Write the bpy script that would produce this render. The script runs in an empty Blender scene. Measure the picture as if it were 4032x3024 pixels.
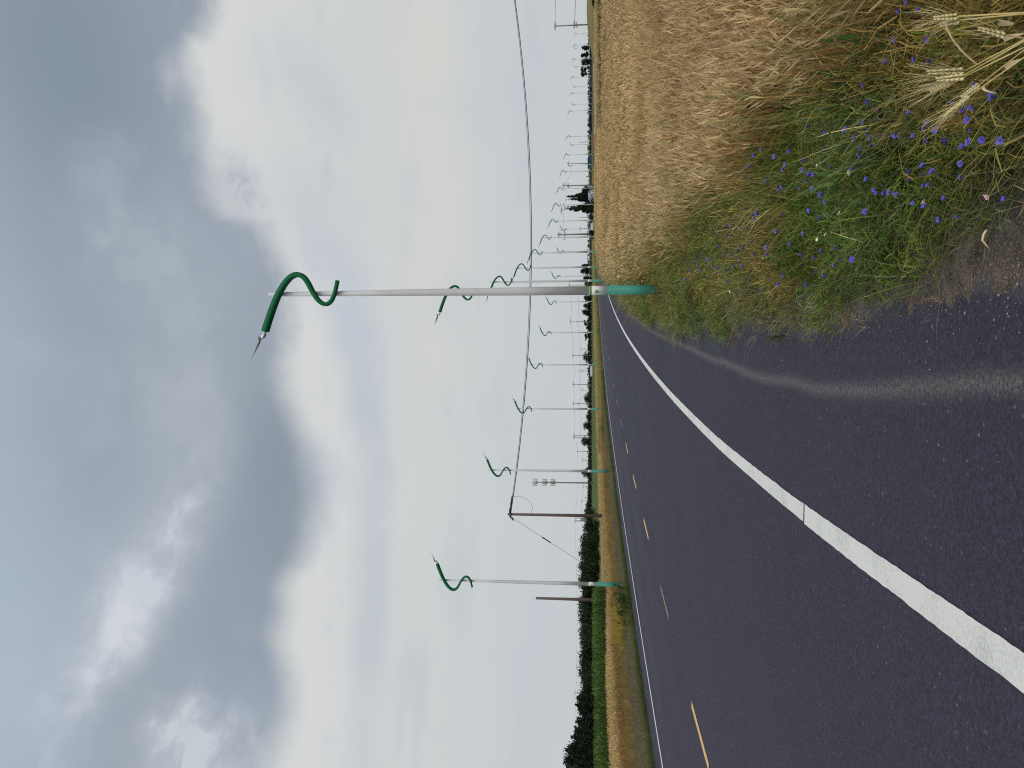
import bpy, math, random
import numpy as np
from mathutils import Matrix, Vector

random.seed(7)
rng = np.random.default_rng(7)
scene = bpy.context.scene
COL = scene.collection
R = math.radians
pi = math.pi

# ------------------------------------------------------------------ camera
EYE = 1.6
cam_d = bpy.data.cameras.new("camera")
cam = bpy.data.objects.new("camera", cam_d)
COL.objects.link(cam)
cam_d.sensor_fit = 'HORIZONTAL'
cam_d.sensor_width = 36.0
cam_d.lens = 36.0 * 2900 / 4032
cam_d.clip_start = 0.05
cam_d.clip_end = 12000
th = math.atan(292 / 2900)
upv = Vector((0, -math.sin(th), math.cos(th)))
bwd = -Vector((0, math.cos(th), math.sin(th)))
xax = -upv                      # the phone was held upright, so the picture lies on its side
yax = Vector((1, 0, 0))
cam.matrix_world = Matrix(((xax.x, yax.x, bwd.x, 0), (xax.y, yax.y, bwd.y, 0), (xax.z, yax.z, bwd.z, EYE), (0, 0, 0, 1)))
scene.camera = cam

# ------------------------------------------------------------------ world
SUN_EL, SUN_AZ = R(48), R(150)
world = bpy.data.worlds.new("World")
scene.world = world
world.use_nodes = True
nt = world.node_tree
nt.nodes.clear()
N = nt.nodes
Lk = nt.links.new


def math_node(op, a, b=None, c=None, clamp=False):
    n = N.new('ShaderNodeMath')
    n.operation = op
    n.use_clamp = clamp
    for k, v in enumerate((a, b, c)):
        if v is None:
            continue
        if isinstance(v, (int, float)):
            n.inputs[k].default_value = v
        else:
            Lk(v, n.inputs[k])
    return n.outputs[0]


def mixc(fac, a, b, mode='MIX'):
    n = N.new('ShaderNodeMix')
    n.data_type = 'RGBA'
    n.blend_type = mode
    n.clamp_factor = True
    for sock, v in ((n.inputs[0], fac), (n.inputs[6], a), (n.inputs[7], b)):
        if isinstance(v, (int, float)):
            sock.default_value = v
        elif isinstance(v, tuple):
            sock.default_value = (*v, 1)
        else:
            Lk(v, sock)
    return n.outputs[2]


def s2l(r, g, b):
    f = lambda c: (c / 255 / 12.92) if c / 255 <= .04045 else ((c / 255 + .055) / 1.055) ** 2.4
    return (f(r), f(g), f(b))


tc = N.new('ShaderNodeTexCoord').outputs['Generated']
sp = N.new('ShaderNodeSeparateXYZ')
Lk(tc, sp.inputs[0])
az = math_node('ARCTAN2', sp.outputs[0], sp.outputs[1])
el = math_node('ARCSINE', sp.outputs[2])


def sstep(lo, hi, x):
    n = N.new('ShaderNodeMapRange')
    n.interpolation_type = 'SMOOTHSTEP'
    n.inputs[1].default_value = lo
    n.inputs[2].default_value = hi
    Lk(x, n.inputs[0])
    return n.outputs[0]


def sky_noise(scale, stretch=(1, 1, 1), detail=5, rough=.55, off=(0, 0, 0), dist=0.0):
    m = N.new('ShaderNodeMapping')
    m.inputs['Scale'].default_value = stretch
    m.inputs['Location'].default_value = off
    Lk(tc, m.inputs[0])
    n = N.new('ShaderNodeTexNoise')
    n.inputs['Scale'].default_value = scale
    n.inputs['Detail'].default_value = detail
    n.inputs['Roughness'].default_value = rough
    n.inputs['Distortion'].default_value = dist
    Lk(m.outputs[0], n.inputs[0])
    return math_node('SUBTRACT', n.outputs['Fac'], 0.5)


def blob(a0, e0, sa, se, rot=0.0, wob=None):
    da = math_node('SUBTRACT', az, a0)
    de = math_node('SUBTRACT', el, e0)
    c, s = math.cos(rot), math.sin(rot)
    u = math_node('ADD', math_node('MULTIPLY', da, c), math_node('MULTIPLY', de, s))
    v = math_node('SUBTRACT', math_node('MULTIPLY', de, c), math_node('MULTIPLY', da, s))
    u = math_node('DIVIDE', u, sa)
    v = math_node('DIVIDE', v, se)
    q = math_node('ADD', math_node('MULTIPLY', u, u), math_node('MULTIPLY', v, v))
    if wob is not None:
        q = math_node('ADD', q, wob)
    q = math_node('MAXIMUM', q, 0.0)
    return math_node('POWER', 2.71828, math_node('MULTIPLY', q, -1.0))


n_lo = sky_noise(2.6, (1, 1, 1.6), 3, .5, (3.1, 0, 0))
n_mid = sky_noise(7.0, (1, 1, 1.5), 6, .55, (0, 1.7, 0), .3)
n_hi = sky_noise(22.0, (1, 1, 1.4), 5, .6, (0, 0, 2.2), .4)
n_str = sky_noise(5.0, (1, 1, 4.5), 5, .5, (7, 0, 0), .2)

# height of the dark cloud's lower edge over azimuth
EDGE = [(-0.75, .40), (-0.4969, .3757), (-0.4507, .3688), (-0.4198, .3675), (-0.3726, .3804), (-0.3403, .3939), (-0.3064, .3885),
        (-0.2687, .3893), (-0.2475, .3784), (-0.2262, .3704), (-0.1833, .3636), (-0.1471, .3607), (-0.1108, .3689),
        (-0.0446, .3921), (0.0052, .4055), (0.0572, .3984), (0.1125, .3935), (0.1671, .400), (0.196, .418),
        (0.2216, .436), (0.2405, .462), (0.2763, .474), (0.3118, .484), (0.3724, .482), (0.41, .488), (0.4518, .470),
        (0.4712, .4504), (0.5001, .4359), (0.8, .46)]
fc = N.new('ShaderNodeFloatCurve')
Lk(math_node('MULTIPLY_ADD', az, 1 / 1.6, 0.5), fc.inputs[1])
cu = fc.mapping.curves[0]
pts = [((a / 1.6 + .5), e) for a, e in EDGE]
cu.points[0].location = (0.0, .42)
cu.points[1].location = (1.0, .46)
for p in pts:
    cu.points.new(*p)
fc.mapping.update()
edge = fc.outputs[0]
wfac = math_node('MULTIPLY_ADD', sstep(-.03, .13, az), .62, .38)
warp = math_node('MULTIPLY', math_node('ADD', math_node('MULTIPLY', n_mid, .07), math_node('MULTIPLY', n_hi, .035)), wfac)
dv = math_node('ADD', math_node('SUBTRACT', el, edge), warp)   # > 0 : inside the dark cloud


# lower, bright part
low = mixc(sstep(.02, .30, el), s2l(198, 204, 206), s2l(209, 211, 210))
low = mixc(math_node('MULTIPLY', sstep(.0, .16, n_str), .55), low, s2l(192, 198, 205))
low = mixc(math_node('MULTIPLY', sstep(-.17, .0, dv), .75), low, s2l(219, 220, 219))
low = mixc(math_node('MULTIPLY', sstep(.02, .2, n_mid), .55), low, s2l(195, 201, 208))
low = mixc(math_node('MULTIPLY', blob(.39, .19, .16, .035, 0, math_node('MULTIPLY', n_mid, 4)), .75), low, s2l(214, 213, 208))
low = mixc(math_node('MULTIPLY', blob(.15, .20, .14, .04, 0, math_node('MULTIPLY', n_mid, 4)), .6), low, s2l(213, 212, 208))
low = mixc(math_node('MULTIPLY', blob(-.2, .283, .32, .025, .05, math_node('MULTIPLY', n_mid, 3)), .75), low, s2l(190, 197, 205))
low = mixc(math_node('MULTIPLY', blob(.39, .335, .06, .03, .5, math_node('MULTIPLY', n_mid, 4)), .6), low, s2l(192, 199, 208))
low = mixc(math_node('MULTIPLY', blob(.21, .355, .09, .035, .2, math_node('MULTIPLY', n_mid, 4)), .6), low, s2l(190, 197, 207))
low = mixc(math_node('MULTIPLY', blob(.08, .31, .1, .03, .1, math_node('MULTIPLY', n_mid, 4)), .6), low, s2l(186, 195, 208))
low = mixc(math_node('MULTIPLY', blob(.262, .432, .05, .022, .3, math_node('MULTIPLY', n_hi, 5)), .95), low, s2l(170, 178, 192))
# dark upper part
upc = mixc(sstep(-.16, .16, n_lo), s2l(150, 160, 171), s2l(163, 173, 184))
upc = mixc(math_node('MULTIPLY', blob(.42, .60, .28, .13), .95), upc, s2l(134, 147, 163))
upc = mixc(math_node('MULTIPLY', blob(.0, .62, .25, .05), .6), upc, s2l(150, 163, 177))
upc = mixc(math_node('MULTIPLY', blob(-.13, .41, .19, .06, .1), .95), upc, s2l(141, 152, 164))
upc = mixc(math_node('MULTIPLY', blob(-.38, .44, .14, .05, .1), .8), upc, s2l(149, 161, 178))
upc = mixc(math_node('MULTIPLY', blob(-.36, .68, .25, .1, .1), .75), upc, s2l(176, 190, 206))
upc = mixc(math_node('MULTIPLY', blob(.0, .72, .5, .06, 0), .5), upc, s2l(176, 189, 204))
upc = mixc(math_node('MULTIPLY', blob(.19, .555, .1, .06, .4, math_node('MULTIPLY', n_hi, 3)), .55), upc, s2l(178, 188, 197))
upc = mixc(math_node('MULTIPLY', blob(-.02, .52, .07, .05, .4, math_node('MULTIPLY', n_hi, 3)), .55), upc, s2l(180, 188, 196))
w8 = math_node('MULTIPLY', math_node('ADD', n_hi, n_mid), 4.5)
upc = mixc(math_node('MULTIPLY', blob(-.275, .55, .15, .055, -.22, math_node('MULTIPLY', n_mid, 3)), .5), upc, s2l(184, 193, 204))
upc = mixc(math_node('MULTIPLY', blob(-.29, .55, .125, .028, -.30, w8), .95), upc, s2l(203, 209, 217))
upc = mixc(math_node('MULTIPLY', blob(-.345, .563, .04, .022, .1, w8), .7), upc, s2l(214, 217, 222))
upc = mixc(math_node('MULTIPLY', blob(-.50, .45, .07, .05, .2, w8), .9), upc, s2l(203, 209, 215))
upc = mixc(math_node('MULTIPLY', blob(-.46, .62, .08, .04, .1, w8), .4), upc, s2l(196, 205, 216))
upc = mixc(math_node('MULTIPLY', sstep(.0, .3, n_mid), .35), upc, s2l(186, 195, 206))
cloud = mixc(sstep(-.034, .024, dv), low, upc)
# unseen sky overhead and behind, brightened to lift the light on the ground
bright = sstep(.35, -.75, sp.outputs[1])
cloud = mixc(math_node('MULTIPLY', bright, .8), cloud, (1.25, 1.25, 1.22))
# the open sky above the cloud: a NISHITA sky showing faintly through
sky = N.new('ShaderNodeTexSky')
sky.sky_type = 'NISHITA'
sky.sun_disc = False
sky.sun_elevation = SUN_EL
sky.sun_rotation = SUN_AZ
skyc = N.new('ShaderNodeVectorMath')
skyc.operation = 'SCALE'
skyc.inputs[3].default_value = 0.08
Lk(sky.outputs[0], skyc.inputs[0])
final = mixc(.04, cloud, skyc.outputs[0])
bg = N.new('ShaderNodeBackground')
Lk(final, bg.inputs[0])
bg.inputs[1].default_value = 1.0
out = N.new('ShaderNodeOutputWorld')
Lk(bg.outputs[0], out.inputs[0])

sun_d = bpy.data.lights.new("sun", 'SUN')
sun_d.energy = 1.3
sun_d.angle = R(35)
sun_d.color = (1.0, .96, .9)
sun = bpy.data.objects.new("sun", sun_d)
COL.objects.link(sun)
sdir = Vector((math.sin(SUN_AZ) * math.cos(SUN_EL), math.cos(SUN_AZ) * math.cos(SUN_EL), math.sin(SUN_EL)))
sun.rotation_euler = sdir.to_track_quat('Z', 'Y').to_euler()
sun.location = (0, 0, 60)
scene.view_settings.view_transform = 'Standard'
scene.view_settings.look = 'None'
scene.view_settings.exposure = 0
scene.view_settings.gamma = 1
scene.cycles.filter_width = 1.1
scene.cycles.use_denoising = False

# ------------------------------------------------------------------ terrain functions
PC = [-6.390371373881677e-11, 4.709498191303345e-08, -1.1340688218472039e-05, 0.0021770787866050617, 0.05377071366765059, -1.3381800263524783]
PD = np.polyder(np.array(PC))
CY = np.linspace(-20, 60, 1601)
CV = np.interp(CY, [-20, 0, 2.88, 5.6, 9, 14, 19.4, 26], [.20, .19, .108, .012, -.05, -.045, -.02, 0])
_k = np.exp(-np.linspace(-2.2, 2.2, 61) ** 2)
CV = np.convolve(np.pad(CV, 30, mode='edge'), _k / _k.sum(), mode='valid')


def Rx(y):
    """x of the right white line at y"""
    y = np.asarray(y, float)
    yc = np.clip(y, 0, 310)
    return np.polyval(PC, yc) + (y - yc) * np.polyval(PD, yc) + np.interp(y, CY, CV)


def Rd(y):
    return np.polyval(PD, np.clip(np.asarray(y, float), 0, 310))


def at_off(y, off):
    """point at perpendicular distance off to the right of the white line (road parameter y)"""
    d = Rd(y)
    n = np.sqrt(1 + d * d)
    return Rx(y) + off / n, y - off * d / n


def off_of(x, y):
    d = Rd(y)
    return (x - Rx(y)) / np.sqrt(1 + d * d)


def gz(x, y):
    r = np.hypot(x, y)
    t = np.clip(r - 50, 0, None)
    s = np.clip(t / 20, 0, 1)
    return -0.004 * (t - 10 * s + 10 * (s - 1) * (s < 1) * 0) * s - 0.0


def g0(x, y):
    return float(gz(np.array(float(x)), np.array(float(y))))


def vnoise(x, y, scale, seed=0):
    """smooth value noise 0..1 (numpy)"""
    x = np.asarray(x) / scale + seed * 17.3
    y = np.asarray(y) / scale + seed * 9.1
    xi, yi = np.floor(x).astype(int), np.floor(y).astype(int)
    xf, yf = x - xi, y - yi
    u, v = xf * xf * (3 - 2 * xf), yf * yf * (3 - 2 * yf)

    def h(a, b):
        q = np.sin(a * 127.1 + b * 311.7 + seed * 74.7) * 43758.5453
        return q - np.floor(q)
    return (h(xi, yi) * (1 - u) + h(xi + 1, yi) * u) * (1 - v) + (h(xi, yi + 1) * (1 - u) + h(xi + 1, yi + 1) * u) * v


# ------------------------------------------------------------------ object helpers
def tag(o, label=None, cat=None, group=None, kind=None):
    if label:
        o['label'] = label
    if cat:
        o['category'] = cat
    if group:
        o['group'] = group
    if kind:
        o['kind'] = kind
    return o


def link(name, me, m=None, parent=None):
    o = bpy.data.objects.new(name, me)
    COL.objects.link(o)
    if m is not None:
        for mm in (m if isinstance(m, (list, tuple)) else [m]):
            me.materials.append(mm)
    if parent is not None:
        o.parent = parent
    return o


def empty(name, loc, label, cat, group=None, rz=0.0):
    o = bpy.data.objects.new(name, None)
    o.empty_display_size = .2
    COL.objects.link(o)
    o.location = loc
    o.rotation_euler = (0, 0, rz)
    return tag(o, label, cat, group)


def copy_tree(root, loc, rz=0.0, scale=None, label=None):
    r = root.copy()
    COL.objects.link(r)
    r.location = loc
    r.rotation_euler = (0, 0, rz)
    if scale is not None:
        r.scale = scale
    if label:
        r['label'] = label
    for ch in list(root.children):
        c = ch.copy()
        COL.objects.link(c)
        c.parent = r
        for g in ch.children:
            d = g.copy()
            COL.objects.link(d)
            d.parent = c
    return r


def np_mesh(name, V, F, C=None, smooth=False, fmat=None):
    """V n x 3; F list/array of quads (or ragged faces); C per-vertex colours"""
    me = bpy.data.meshes.new(name)
    V = np.asarray(V, np.float32)
    if isinstance(F, np.ndarray):
        m, k = F.shape
        loops = F.ravel().astype(np.int32)
        starts = (np.arange(m) * k).astype(np.int32)
        totals = np.full(m, k, np.int32)
    else:
        totals = np.array([len(f) for f in F], np.int32)
        loops = np.array([i for f in F for i in f], np.int32)
        starts = np.concatenate(([0], np.cumsum(totals)[:-1])).astype(np.int32)
    me.vertices.add(len(V))
    me.vertices.foreach_set('co', V.ravel())
    me.loops.add(len(loops))
    me.loops.foreach_set('vertex_index', loops)
    me.polygons.add(len(totals))
    me.polygons.foreach_set('loop_start', starts)
    me.polygons.foreach_set('loop_total', totals)
    if fmat is not None:
        me.polygons.foreach_set('material_index', np.asarray(fmat, np.int32))
    if smooth:
        me.polygons.foreach_set('use_smooth', np.ones(len(totals), bool))
    me.update(calc_edges=True)
    if C is not None:
        a = me.color_attributes.new('tint', 'FLOAT_COLOR', 'POINT')
        C = np.asarray(C, np.float32)
        a.data.foreach_set('color', np.concatenate([C, np.ones((len(C), 1), np.float32)], 1).ravel())
    return me


class MB:
    """collects tubes, boxes and lathes into one mesh"""

    def __init__(s):
        s.v, s.f = [], []

    def add(s, v, f):
        b = len(s.v)
        s.v += [tuple(p) for p in v]
        s.f += [tuple(b + i for i in q) for q in f]

    def tube(s, path, radii, n=8, cap=True, square=False):
        P = [Vector(p) for p in path]
        if isinstance(radii, (int, float)):
            radii = [radii] * len(P)
        rings = []
        ref = None
        for i, p in enumerate(P):
            t = (P[min(i + 1, len(P) - 1)] - P[max(i - 1, 0)]).normalized()
            if ref is None:
                ref = Vector((0, 1, 0)) if abs(t.y) < .9 else Vector((1, 0, 0))
            a = (ref - t * ref.dot(t)).normalized()
            b = t.cross(a)
            ref = a
            ring = []
            for k in range(n):
                an = 2 * pi * (k + (.5 if square else 0)) / n
                ring.append(p + (a * math.cos(an) + b * math.sin(an)) * radii[i])
            rings.append(ring)
        v = [q for r_ in rings for q in r_]
        f = []
        for i in range(len(P) - 1):
            for k in range(n):
                f.append((i * n + k, i * n + (k + 1) % n, (i + 1) * n + (k + 1) % n, (i + 1) * n + k))
        if cap:
            f.append(tuple(range(n - 1, -1, -1)))
            f.append(tuple((len(P) - 1) * n + k for k in range(n)))
        s.add(v, f)

    def box(s, c, d, rz=0.0):
        cx, cy, cz = c
        x, y, z = d[0] / 2, d[1] / 2, d[2] / 2
        co, si = math.cos(rz), math.sin(rz)
        v = []
        for dz in (-z, z):
            for dx, dy in ((-x, -y), (x, -y), (x, y), (-x, y)):
                v.append((cx + dx * co - dy * si, cy + dx * si + dy * co, cz + dz))
        s.add(v, [(3, 2, 1, 0), (4, 5, 6, 7), (0, 1, 5, 4), (1, 2, 6, 5), (2, 3, 7, 6), (3, 0, 4, 7)])

    def build(s, name, m=None, parent=None, smooth=False):
        me = np_mesh(name, np.array(s.v), s.f, smooth=smooth)
        return link(name, me, m, parent)


# ------------------------------------------------------------------ materials
def new_mat(name):
    m = bpy.data.materials.new(name)
    m.use_nodes = True
    t = m.node_tree
    return m, t, t.nodes['Principled BSDF']


def simple(name, col, rough=.6, metal=0.0, noise=.12, nscale=6.0, bump=0.0, spec=.4):
    m, t, b = new_mat(name)
    tcn = t.nodes.new('ShaderNodeTexCoord')
    nz = t.nodes.new('ShaderNodeTexNoise')
    nz.inputs['Scale'].default_value = nscale
    nz.inputs['Detail'].default_value = 4
    t.links.new(tcn.outputs['Object'], nz.inputs[0])
    rp = t.nodes.new('ShaderNodeValToRGB')
    rp.color_ramp.elements[0].position = .3
    rp.color_ramp.elements[1].position = .7
    rp.color_ramp.elements[0].color = (*[c * (1 - noise) for c in col], 1)
    rp.color_ramp.elements[1].color = (*[min(1, c * (1 + noise)) for c in col], 1)
    t.links.new(nz.outputs['Fac'], rp.inputs[0])
    t.links.new(rp.outputs[0], b.inputs['Base Color'])
    b.inputs['Roughness'].default_value = rough
    b.inputs['Metallic'].default_value = metal
    b.inputs['Specular IOR Level'].default_value = spec
    if bump:
        bn = t.nodes.new('ShaderNodeBump')
        bn.inputs['Strength'].default_value = bump
        bn.inputs['Distance'].default_value = .02
        t.links.new(nz.outputs['Fac'], bn.inputs['Height'])
        t.links.new(bn.outputs[0], b.inputs['Normal'])
    return m


def leafy(name, trans=.25, rough=.75, gain=1.0):
    """foliage: the colour comes from the plant's own tint attribute, light passes through a little"""
    m, t, b = new_mat(name)
    at = t.nodes.new('ShaderNodeAttribute')
    at.attribute_name = 'tint'
    b.inputs['Roughness'].default_value = rough
    b.inputs['Specular IOR Level'].default_value = .15
    t.links.new(at.outputs['Color'], b.inputs['Base Color'])
    tr = t.nodes.new('ShaderNodeBsdfTranslucent')
    t.links.new(at.outputs['Color'], tr.inputs[0])
    mx = t.nodes.new('ShaderNodeMixShader')
    mx.inputs[0].default_value = trans
    t.links.new(b.outputs[0], mx.inputs[1])
    t.links.new(tr.outputs[0], mx.inputs[2])
    t.links.new(mx.outputs[0], t.nodes['Material Output'].inputs[0])
    return m


M_leaf = leafy('plant_leaf')
M_straw = leafy('dry_straw', .15, .7)
M_white = simple('light_grey_painted_steel', (.49, .50, .52), .5, 0, .05, 3)
M_teal = simple('teal_plastic_sleeve', (.036, .215, .17), .6, 0, .12, 8)
M_green = simple('green_lacquered_steel', (.002, .108, .040), .6, 0, .12, 4, 0, .18)
M_band = simple('green_band', (.10, .24, .05), .5, 0, .08, 10)
M_label = simple('printed_label', (.56, .57, .58), .55, 0, .05, 6)
M_emblem = simple('emblem_green', (.13, .25, .08), .5, 0, .35, 40)
M_ink = simple('grey_blue_ink', (.16, .22, .30), .6, 0, .1, 30)
M_galv = simple('galvanised_steel', (.45, .46, .47), .4, .7, .15, 20)
M_blade = simple('dark_grey_blade', (.10, .09, .09), .45, 0, .2, 12)
M_cream = simple('cream_blade', (.45, .38, .18), .5, 0, .25, 12)
M_wood = simple('weathered_wood', (.085, .068, .062), .85, 0, .3, 9, .3)
M_greywood = simple('grey_pole_wood', (.16, .16, .15), .85, 0, .2, 6, .2)
M_cable = simple('black_cable', (.035, .035, .04), .6, 0, .1, 3)
M_iron = simple('dark_iron', (.04, .042, .045), .5, .5, .2, 12)
M_trunk = simple('bark', (.06, .05, .04), .9, 0, .3, 8, .4)
M_yellow = simple('yellow_road_paint', (.62, .40, .17), .7, 0, .12, 9)
M_faded = simple('worn_yellow_paint', (.20, .15, .11), .8, 0, .2, 9)


def asphalt_mat():
    m, t, b = new_mat('asphalt')
    nd, lk = t.nodes.new, t.links.new
    tcn = nd('ShaderNodeTexCoord').outputs['Object']

    def noise(scale, detail=4, rough=.6):
        n = nd('ShaderNodeTexNoise')
        n.inputs['Scale'].default_value = scale
        n.inputs['Detail'].default_value = detail
        n.inputs['Roughness'].default_value = rough
        lk(tcn, n.inputs[0])
        return n.outputs['Fac']

    def ramp(x, p0, c0, p1, c1):
        r_ = nd('ShaderNodeValToRGB')
        r_.color_ramp.elements[0].position, r_.color_ramp.elements[1].position = p0, p1
        r_.color_ramp.elements[0].color, r_.color_ramp.elements[1].color = (*c0, 1), (*c1, 1)
        lk(x, r_.inputs[0])
        return r_.outputs[0]

    def mix(fac, a, b_, mode='MIX'):
        n = nd('ShaderNodeMix')
        n.data_type = 'RGBA'
        n.blend_type = mode
        for s_, v in ((n.inputs[0], fac), (n.inputs[6], a), (n.inputs[7], b_)):
            if isinstance(v, (int, float)):
                s_.default_value = v
            elif isinstance(v, tuple):
                s_.default_value = (*v, 1)
            else:
                lk(v, s_)
        return n.outputs[2]
    vo = nd('ShaderNodeTexVoronoi')
    vo.inputs['Scale'].default_value = 78
    lk(tcn, vo.inputs[0])
    vsep = nd('ShaderNodeSeparateColor')
    lk(vo.outputs['Color'], vsep.inputs[0])
    base = ramp(vsep.outputs[0], .15, (.004, .004, .010), .95, (.064, .062, .104))
    base = mix(.4, base, ramp(noise(110, 2), .3, (.011, .011, .023), .7, (.048, .046, .076)))
    base = mix(.45, base, ramp(noise(.35, 4), .3, (.022, .022, .038), .7, (.037, .036, .058)))
    sp_ = ramp(vsep.outputs[1], .993, (0, 0, 0), .999, (1, 1, 1))
    base = mix(sp_, base, (.13, .125, .13))
    dust = nd('ShaderNodeAttribute')
    dust.attribute_name = 'tint'
    ds = nd('ShaderNodeSeparateColor')
    lk(dust.outputs['Color'], ds.inputs[0])
    dn = ramp(noise(48, 6, .8), .40, (.04, .04, .04), .60, (1, 1, 1))
    mm = nd('ShaderNodeMath')
    mm.operation = 'MULTIPLY'
    lk(ds.outputs[0], mm.inputs[0])
    lk(dn, mm.inputs[1])
    base = mix(mm.outputs[0], base, (.205, .182, .155))
    # narrow tar-dark lane wear far along the wheel tracks
    base = mix(ds.outputs[1], base, (.055, .055, .066))
    lk(base, b.inputs['Base Color'])
    b.inputs['Roughness'].default_value = .82
    b.inputs['Specular IOR Level'].default_value = .35
    bm_ = nd('ShaderNodeBump')
    bm_.inputs['Strength'].default_value = .75
    bm_.inputs['Distance'].default_value = .012
    lk(vo.outputs['Distance'], bm_.inputs['Height'])
    lk(bm_.outputs[0], b.inputs['Normal'])
    return m


def paint_mat():
    m, t, b = new_mat('white_road_paint')
    nd, lk = t.nodes.new, t.links.new
    tcn = nd('ShaderNodeTexCoord').outputs['Object']
    n1 = nd('ShaderNodeTexNoise')
    n1.inputs['Scale'].default_value = 60
    n1.inputs['Detail'].default_value = 5
    lk(tcn, n1.inputs[0])
    n2 = nd('ShaderNodeTexNoise')
    n2.inputs['Scale'].default_value = 3
    n2.inputs['Detail'].default_value = 6
    lk(tcn, n2.inputs[0])
    ad = nd('ShaderNodeMath')
    ad.operation = 'ADD'
    lk(n1.outputs['Fac'], ad.inputs[0])
    lk(n2.outputs['Fac'], ad.inputs[1])
    r_ = nd('ShaderNodeValToRGB')
    r_.color_ramp.elements[0].position = .6
    r_.color_ramp.elements[1].position = 1.1
    r_.color_ramp.elements[0].color = (.40, .41, .39, 1)
    r_.color_ramp.elements[1].color = (.60, .61, .585, 1)
    lk(ad.outputs[0], r_.inputs[0])
    lk(r_.outputs[0], b.inputs['Base Color'])
    b.inputs['Roughness'].default_value = .75
    bm_ = nd('ShaderNodeBump')
    bm_.inputs['Strength'].default_value = .5
    bm_.inputs['Distance'].default_value = .006
    lk(n1.outputs['Fac'], bm_.inputs['Height'])
    lk(bm_.outputs[0], b.inputs['Normal'])
    return m


def soil_mat(name, c1, c2, scale=3.0, c3=None):
    m, t, b = new_mat(name)
    nd, lk = t.nodes.new, t.links.new
    tcn = nd('ShaderNodeTexCoord').outputs['Object']
    n1 = nd('ShaderNodeTexNoise')
    n1.inputs['Scale'].default_value = scale
    n1.inputs['Detail'].default_value = 8
    n1.inputs['Roughness'].default_value = .7
    lk(tcn, n1.inputs[0])
    r_ = nd('ShaderNodeValToRGB')
    r_.color_ramp.elements[0].position = .35
    r_.color_ramp.elements[1].position = .65
    r_.color_ramp.elements[0].color = (*c1, 1)
    r_.color_ramp.elements[1].color = (*c2, 1)
    lk(n1.outputs['Fac'], r_.inputs[0])
    src = r_.outputs[0]
    if c3:
        n2 = nd('ShaderNodeTexNoise')
        n2.inputs['Scale'].default_value = scale * 14
        n2.inputs['Detail'].default_value = 5
        lk(tcn, n2.inputs[0])
        q = nd('ShaderNodeValToRGB')
        q.color_ramp.elements[0].position = .5
        q.color_ramp.elements[1].position = .68
        lk(n2.outputs['Fac'], q.inputs[0])
        mx = nd('ShaderNodeMix')
        mx.data_type = 'RGBA'
        lk(q.outputs[0], mx.inputs[0])
        lk(src, mx.inputs[6])
        mx.inputs[7].default_value = (*c3, 1)
        src = mx.outputs[2]
    lk(src, b.inputs['Base Color'])
    b.inputs['Roughness'].default_value = .95
    b.inputs['Specular IOR Level'].default_value = .1
    bm_ = nd('ShaderNodeBump')
    bm_.inputs['Strength'].default_value = .6
    bm_.inputs['Distance'].default_value = .04
    lk(n1.outputs['Fac'], bm_.inputs['Height'])
    lk(bm_.outputs[0], b.inputs['Normal'])
    return m


M_asphalt = asphalt_mat()
M_paint = paint_mat()
M_ground = soil_mat('field_soil', (.10, .085, .045), (.17, .14, .075), .05)
M_verge = soil_mat('verge_soil', (.035, .027, .021), (.085, .066, .050), 3.5, (.14, .11, .085))
M_gravel = soil_mat('gravel_dirt', (.030, .024, .022), (.115, .092, .078), 8, (.19, .16, .135))
M_greenfield = soil_mat('green_field', (.055, .085, .022), (.085, .115, .035), .12)
M_tanfield = soil_mat('stubble', (.25, .195, .10), (.36, .28, .15), .25)
M_olive = soil_mat('olive_field', (.13, .115, .045), (.22, .18, .08), .1)


# ------------------------------------------------------------------ the setting
def ground():
    rr = np.concatenate(([0.0], np.geomspace(2, 7000, 90)))
    na = 128
    V = [(0, 0, -.05)]
    for r_ in rr[1:]:
        a = np.arange(na) * 2 * pi / na
        x, y = r_ * np.cos(a), r_ * np.sin(a)
        z = gz(x, y) - .05
        V += list(zip(x, y, z))
    F = [(0, 1 + k, 1 + (k + 1) % na) for k in range(na)]
    for i in range(len(rr) - 2):
        b0, b1 = 1 + i * na, 1 + (i + 1) * na
        F += [(b0 + k, b1 + k, b1 + (k + 1) % na, b0 + (k + 1) % na) for k in range(na)]
    return tag(link('ground', np_mesh('ground', V, F, smooth=True), M_ground), kind='structure')


ground()


def strip(name, y0, y1, offs, m, lift, step=1.0, jitter=None, tint=None, zfun=None):
    """a sheet following the road between two lateral offsets (offs may be functions of y)"""
    ys = np.arange(y0, y1 + 1e-6, step)
    rows = []
    for o in offs:
        ov = o(ys) if callable(o) else np.full_like(ys, o)
        if jitter is not None:
            ov = ov + jitter(ys, ov)
        x, y = at_off(ys, ov)
        z = gz(x, y) + lift
        if zfun is not None:
            z = z + zfun(x, y)
        rows.append(np.stack([x, y, z], 1))
    A = np.stack(rows, 1)            # ny x no x 3
    ny, no = A.shape[:2]
    idx = np.arange(ny * no).reshape(ny, no)
    F = np.stack([idx[:-1, :-1], idx[:-1, 1:], idx[1:, 1:], idx[1:, :-1]], -1).reshape(-1, 4)
    V = A.reshape(-1, 3)
    C = tint(V[:, 0], V[:, 1], np.tile(np.array([(o if not callable(o) else 0) for o in offs]), ny)) if tint else None
    return link(name, np_mesh(name, V, F, C, smooth=True), m)


def asph_edge(y):
    return np.interp(y, [-10, 2.9, 5.4, 8, 10.8, 14.3, 18.8, 27, 60, 120], [1.5, 1.49, 1.43, 1.38, 1.33, 1.28, 1.22, 1.2, 1.0, .9]) \
        + (vnoise(y, y * 0, .9, 3) - .5) * .22 + (vnoise(y, y * 0, .25, 4) - .5) * .08


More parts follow.
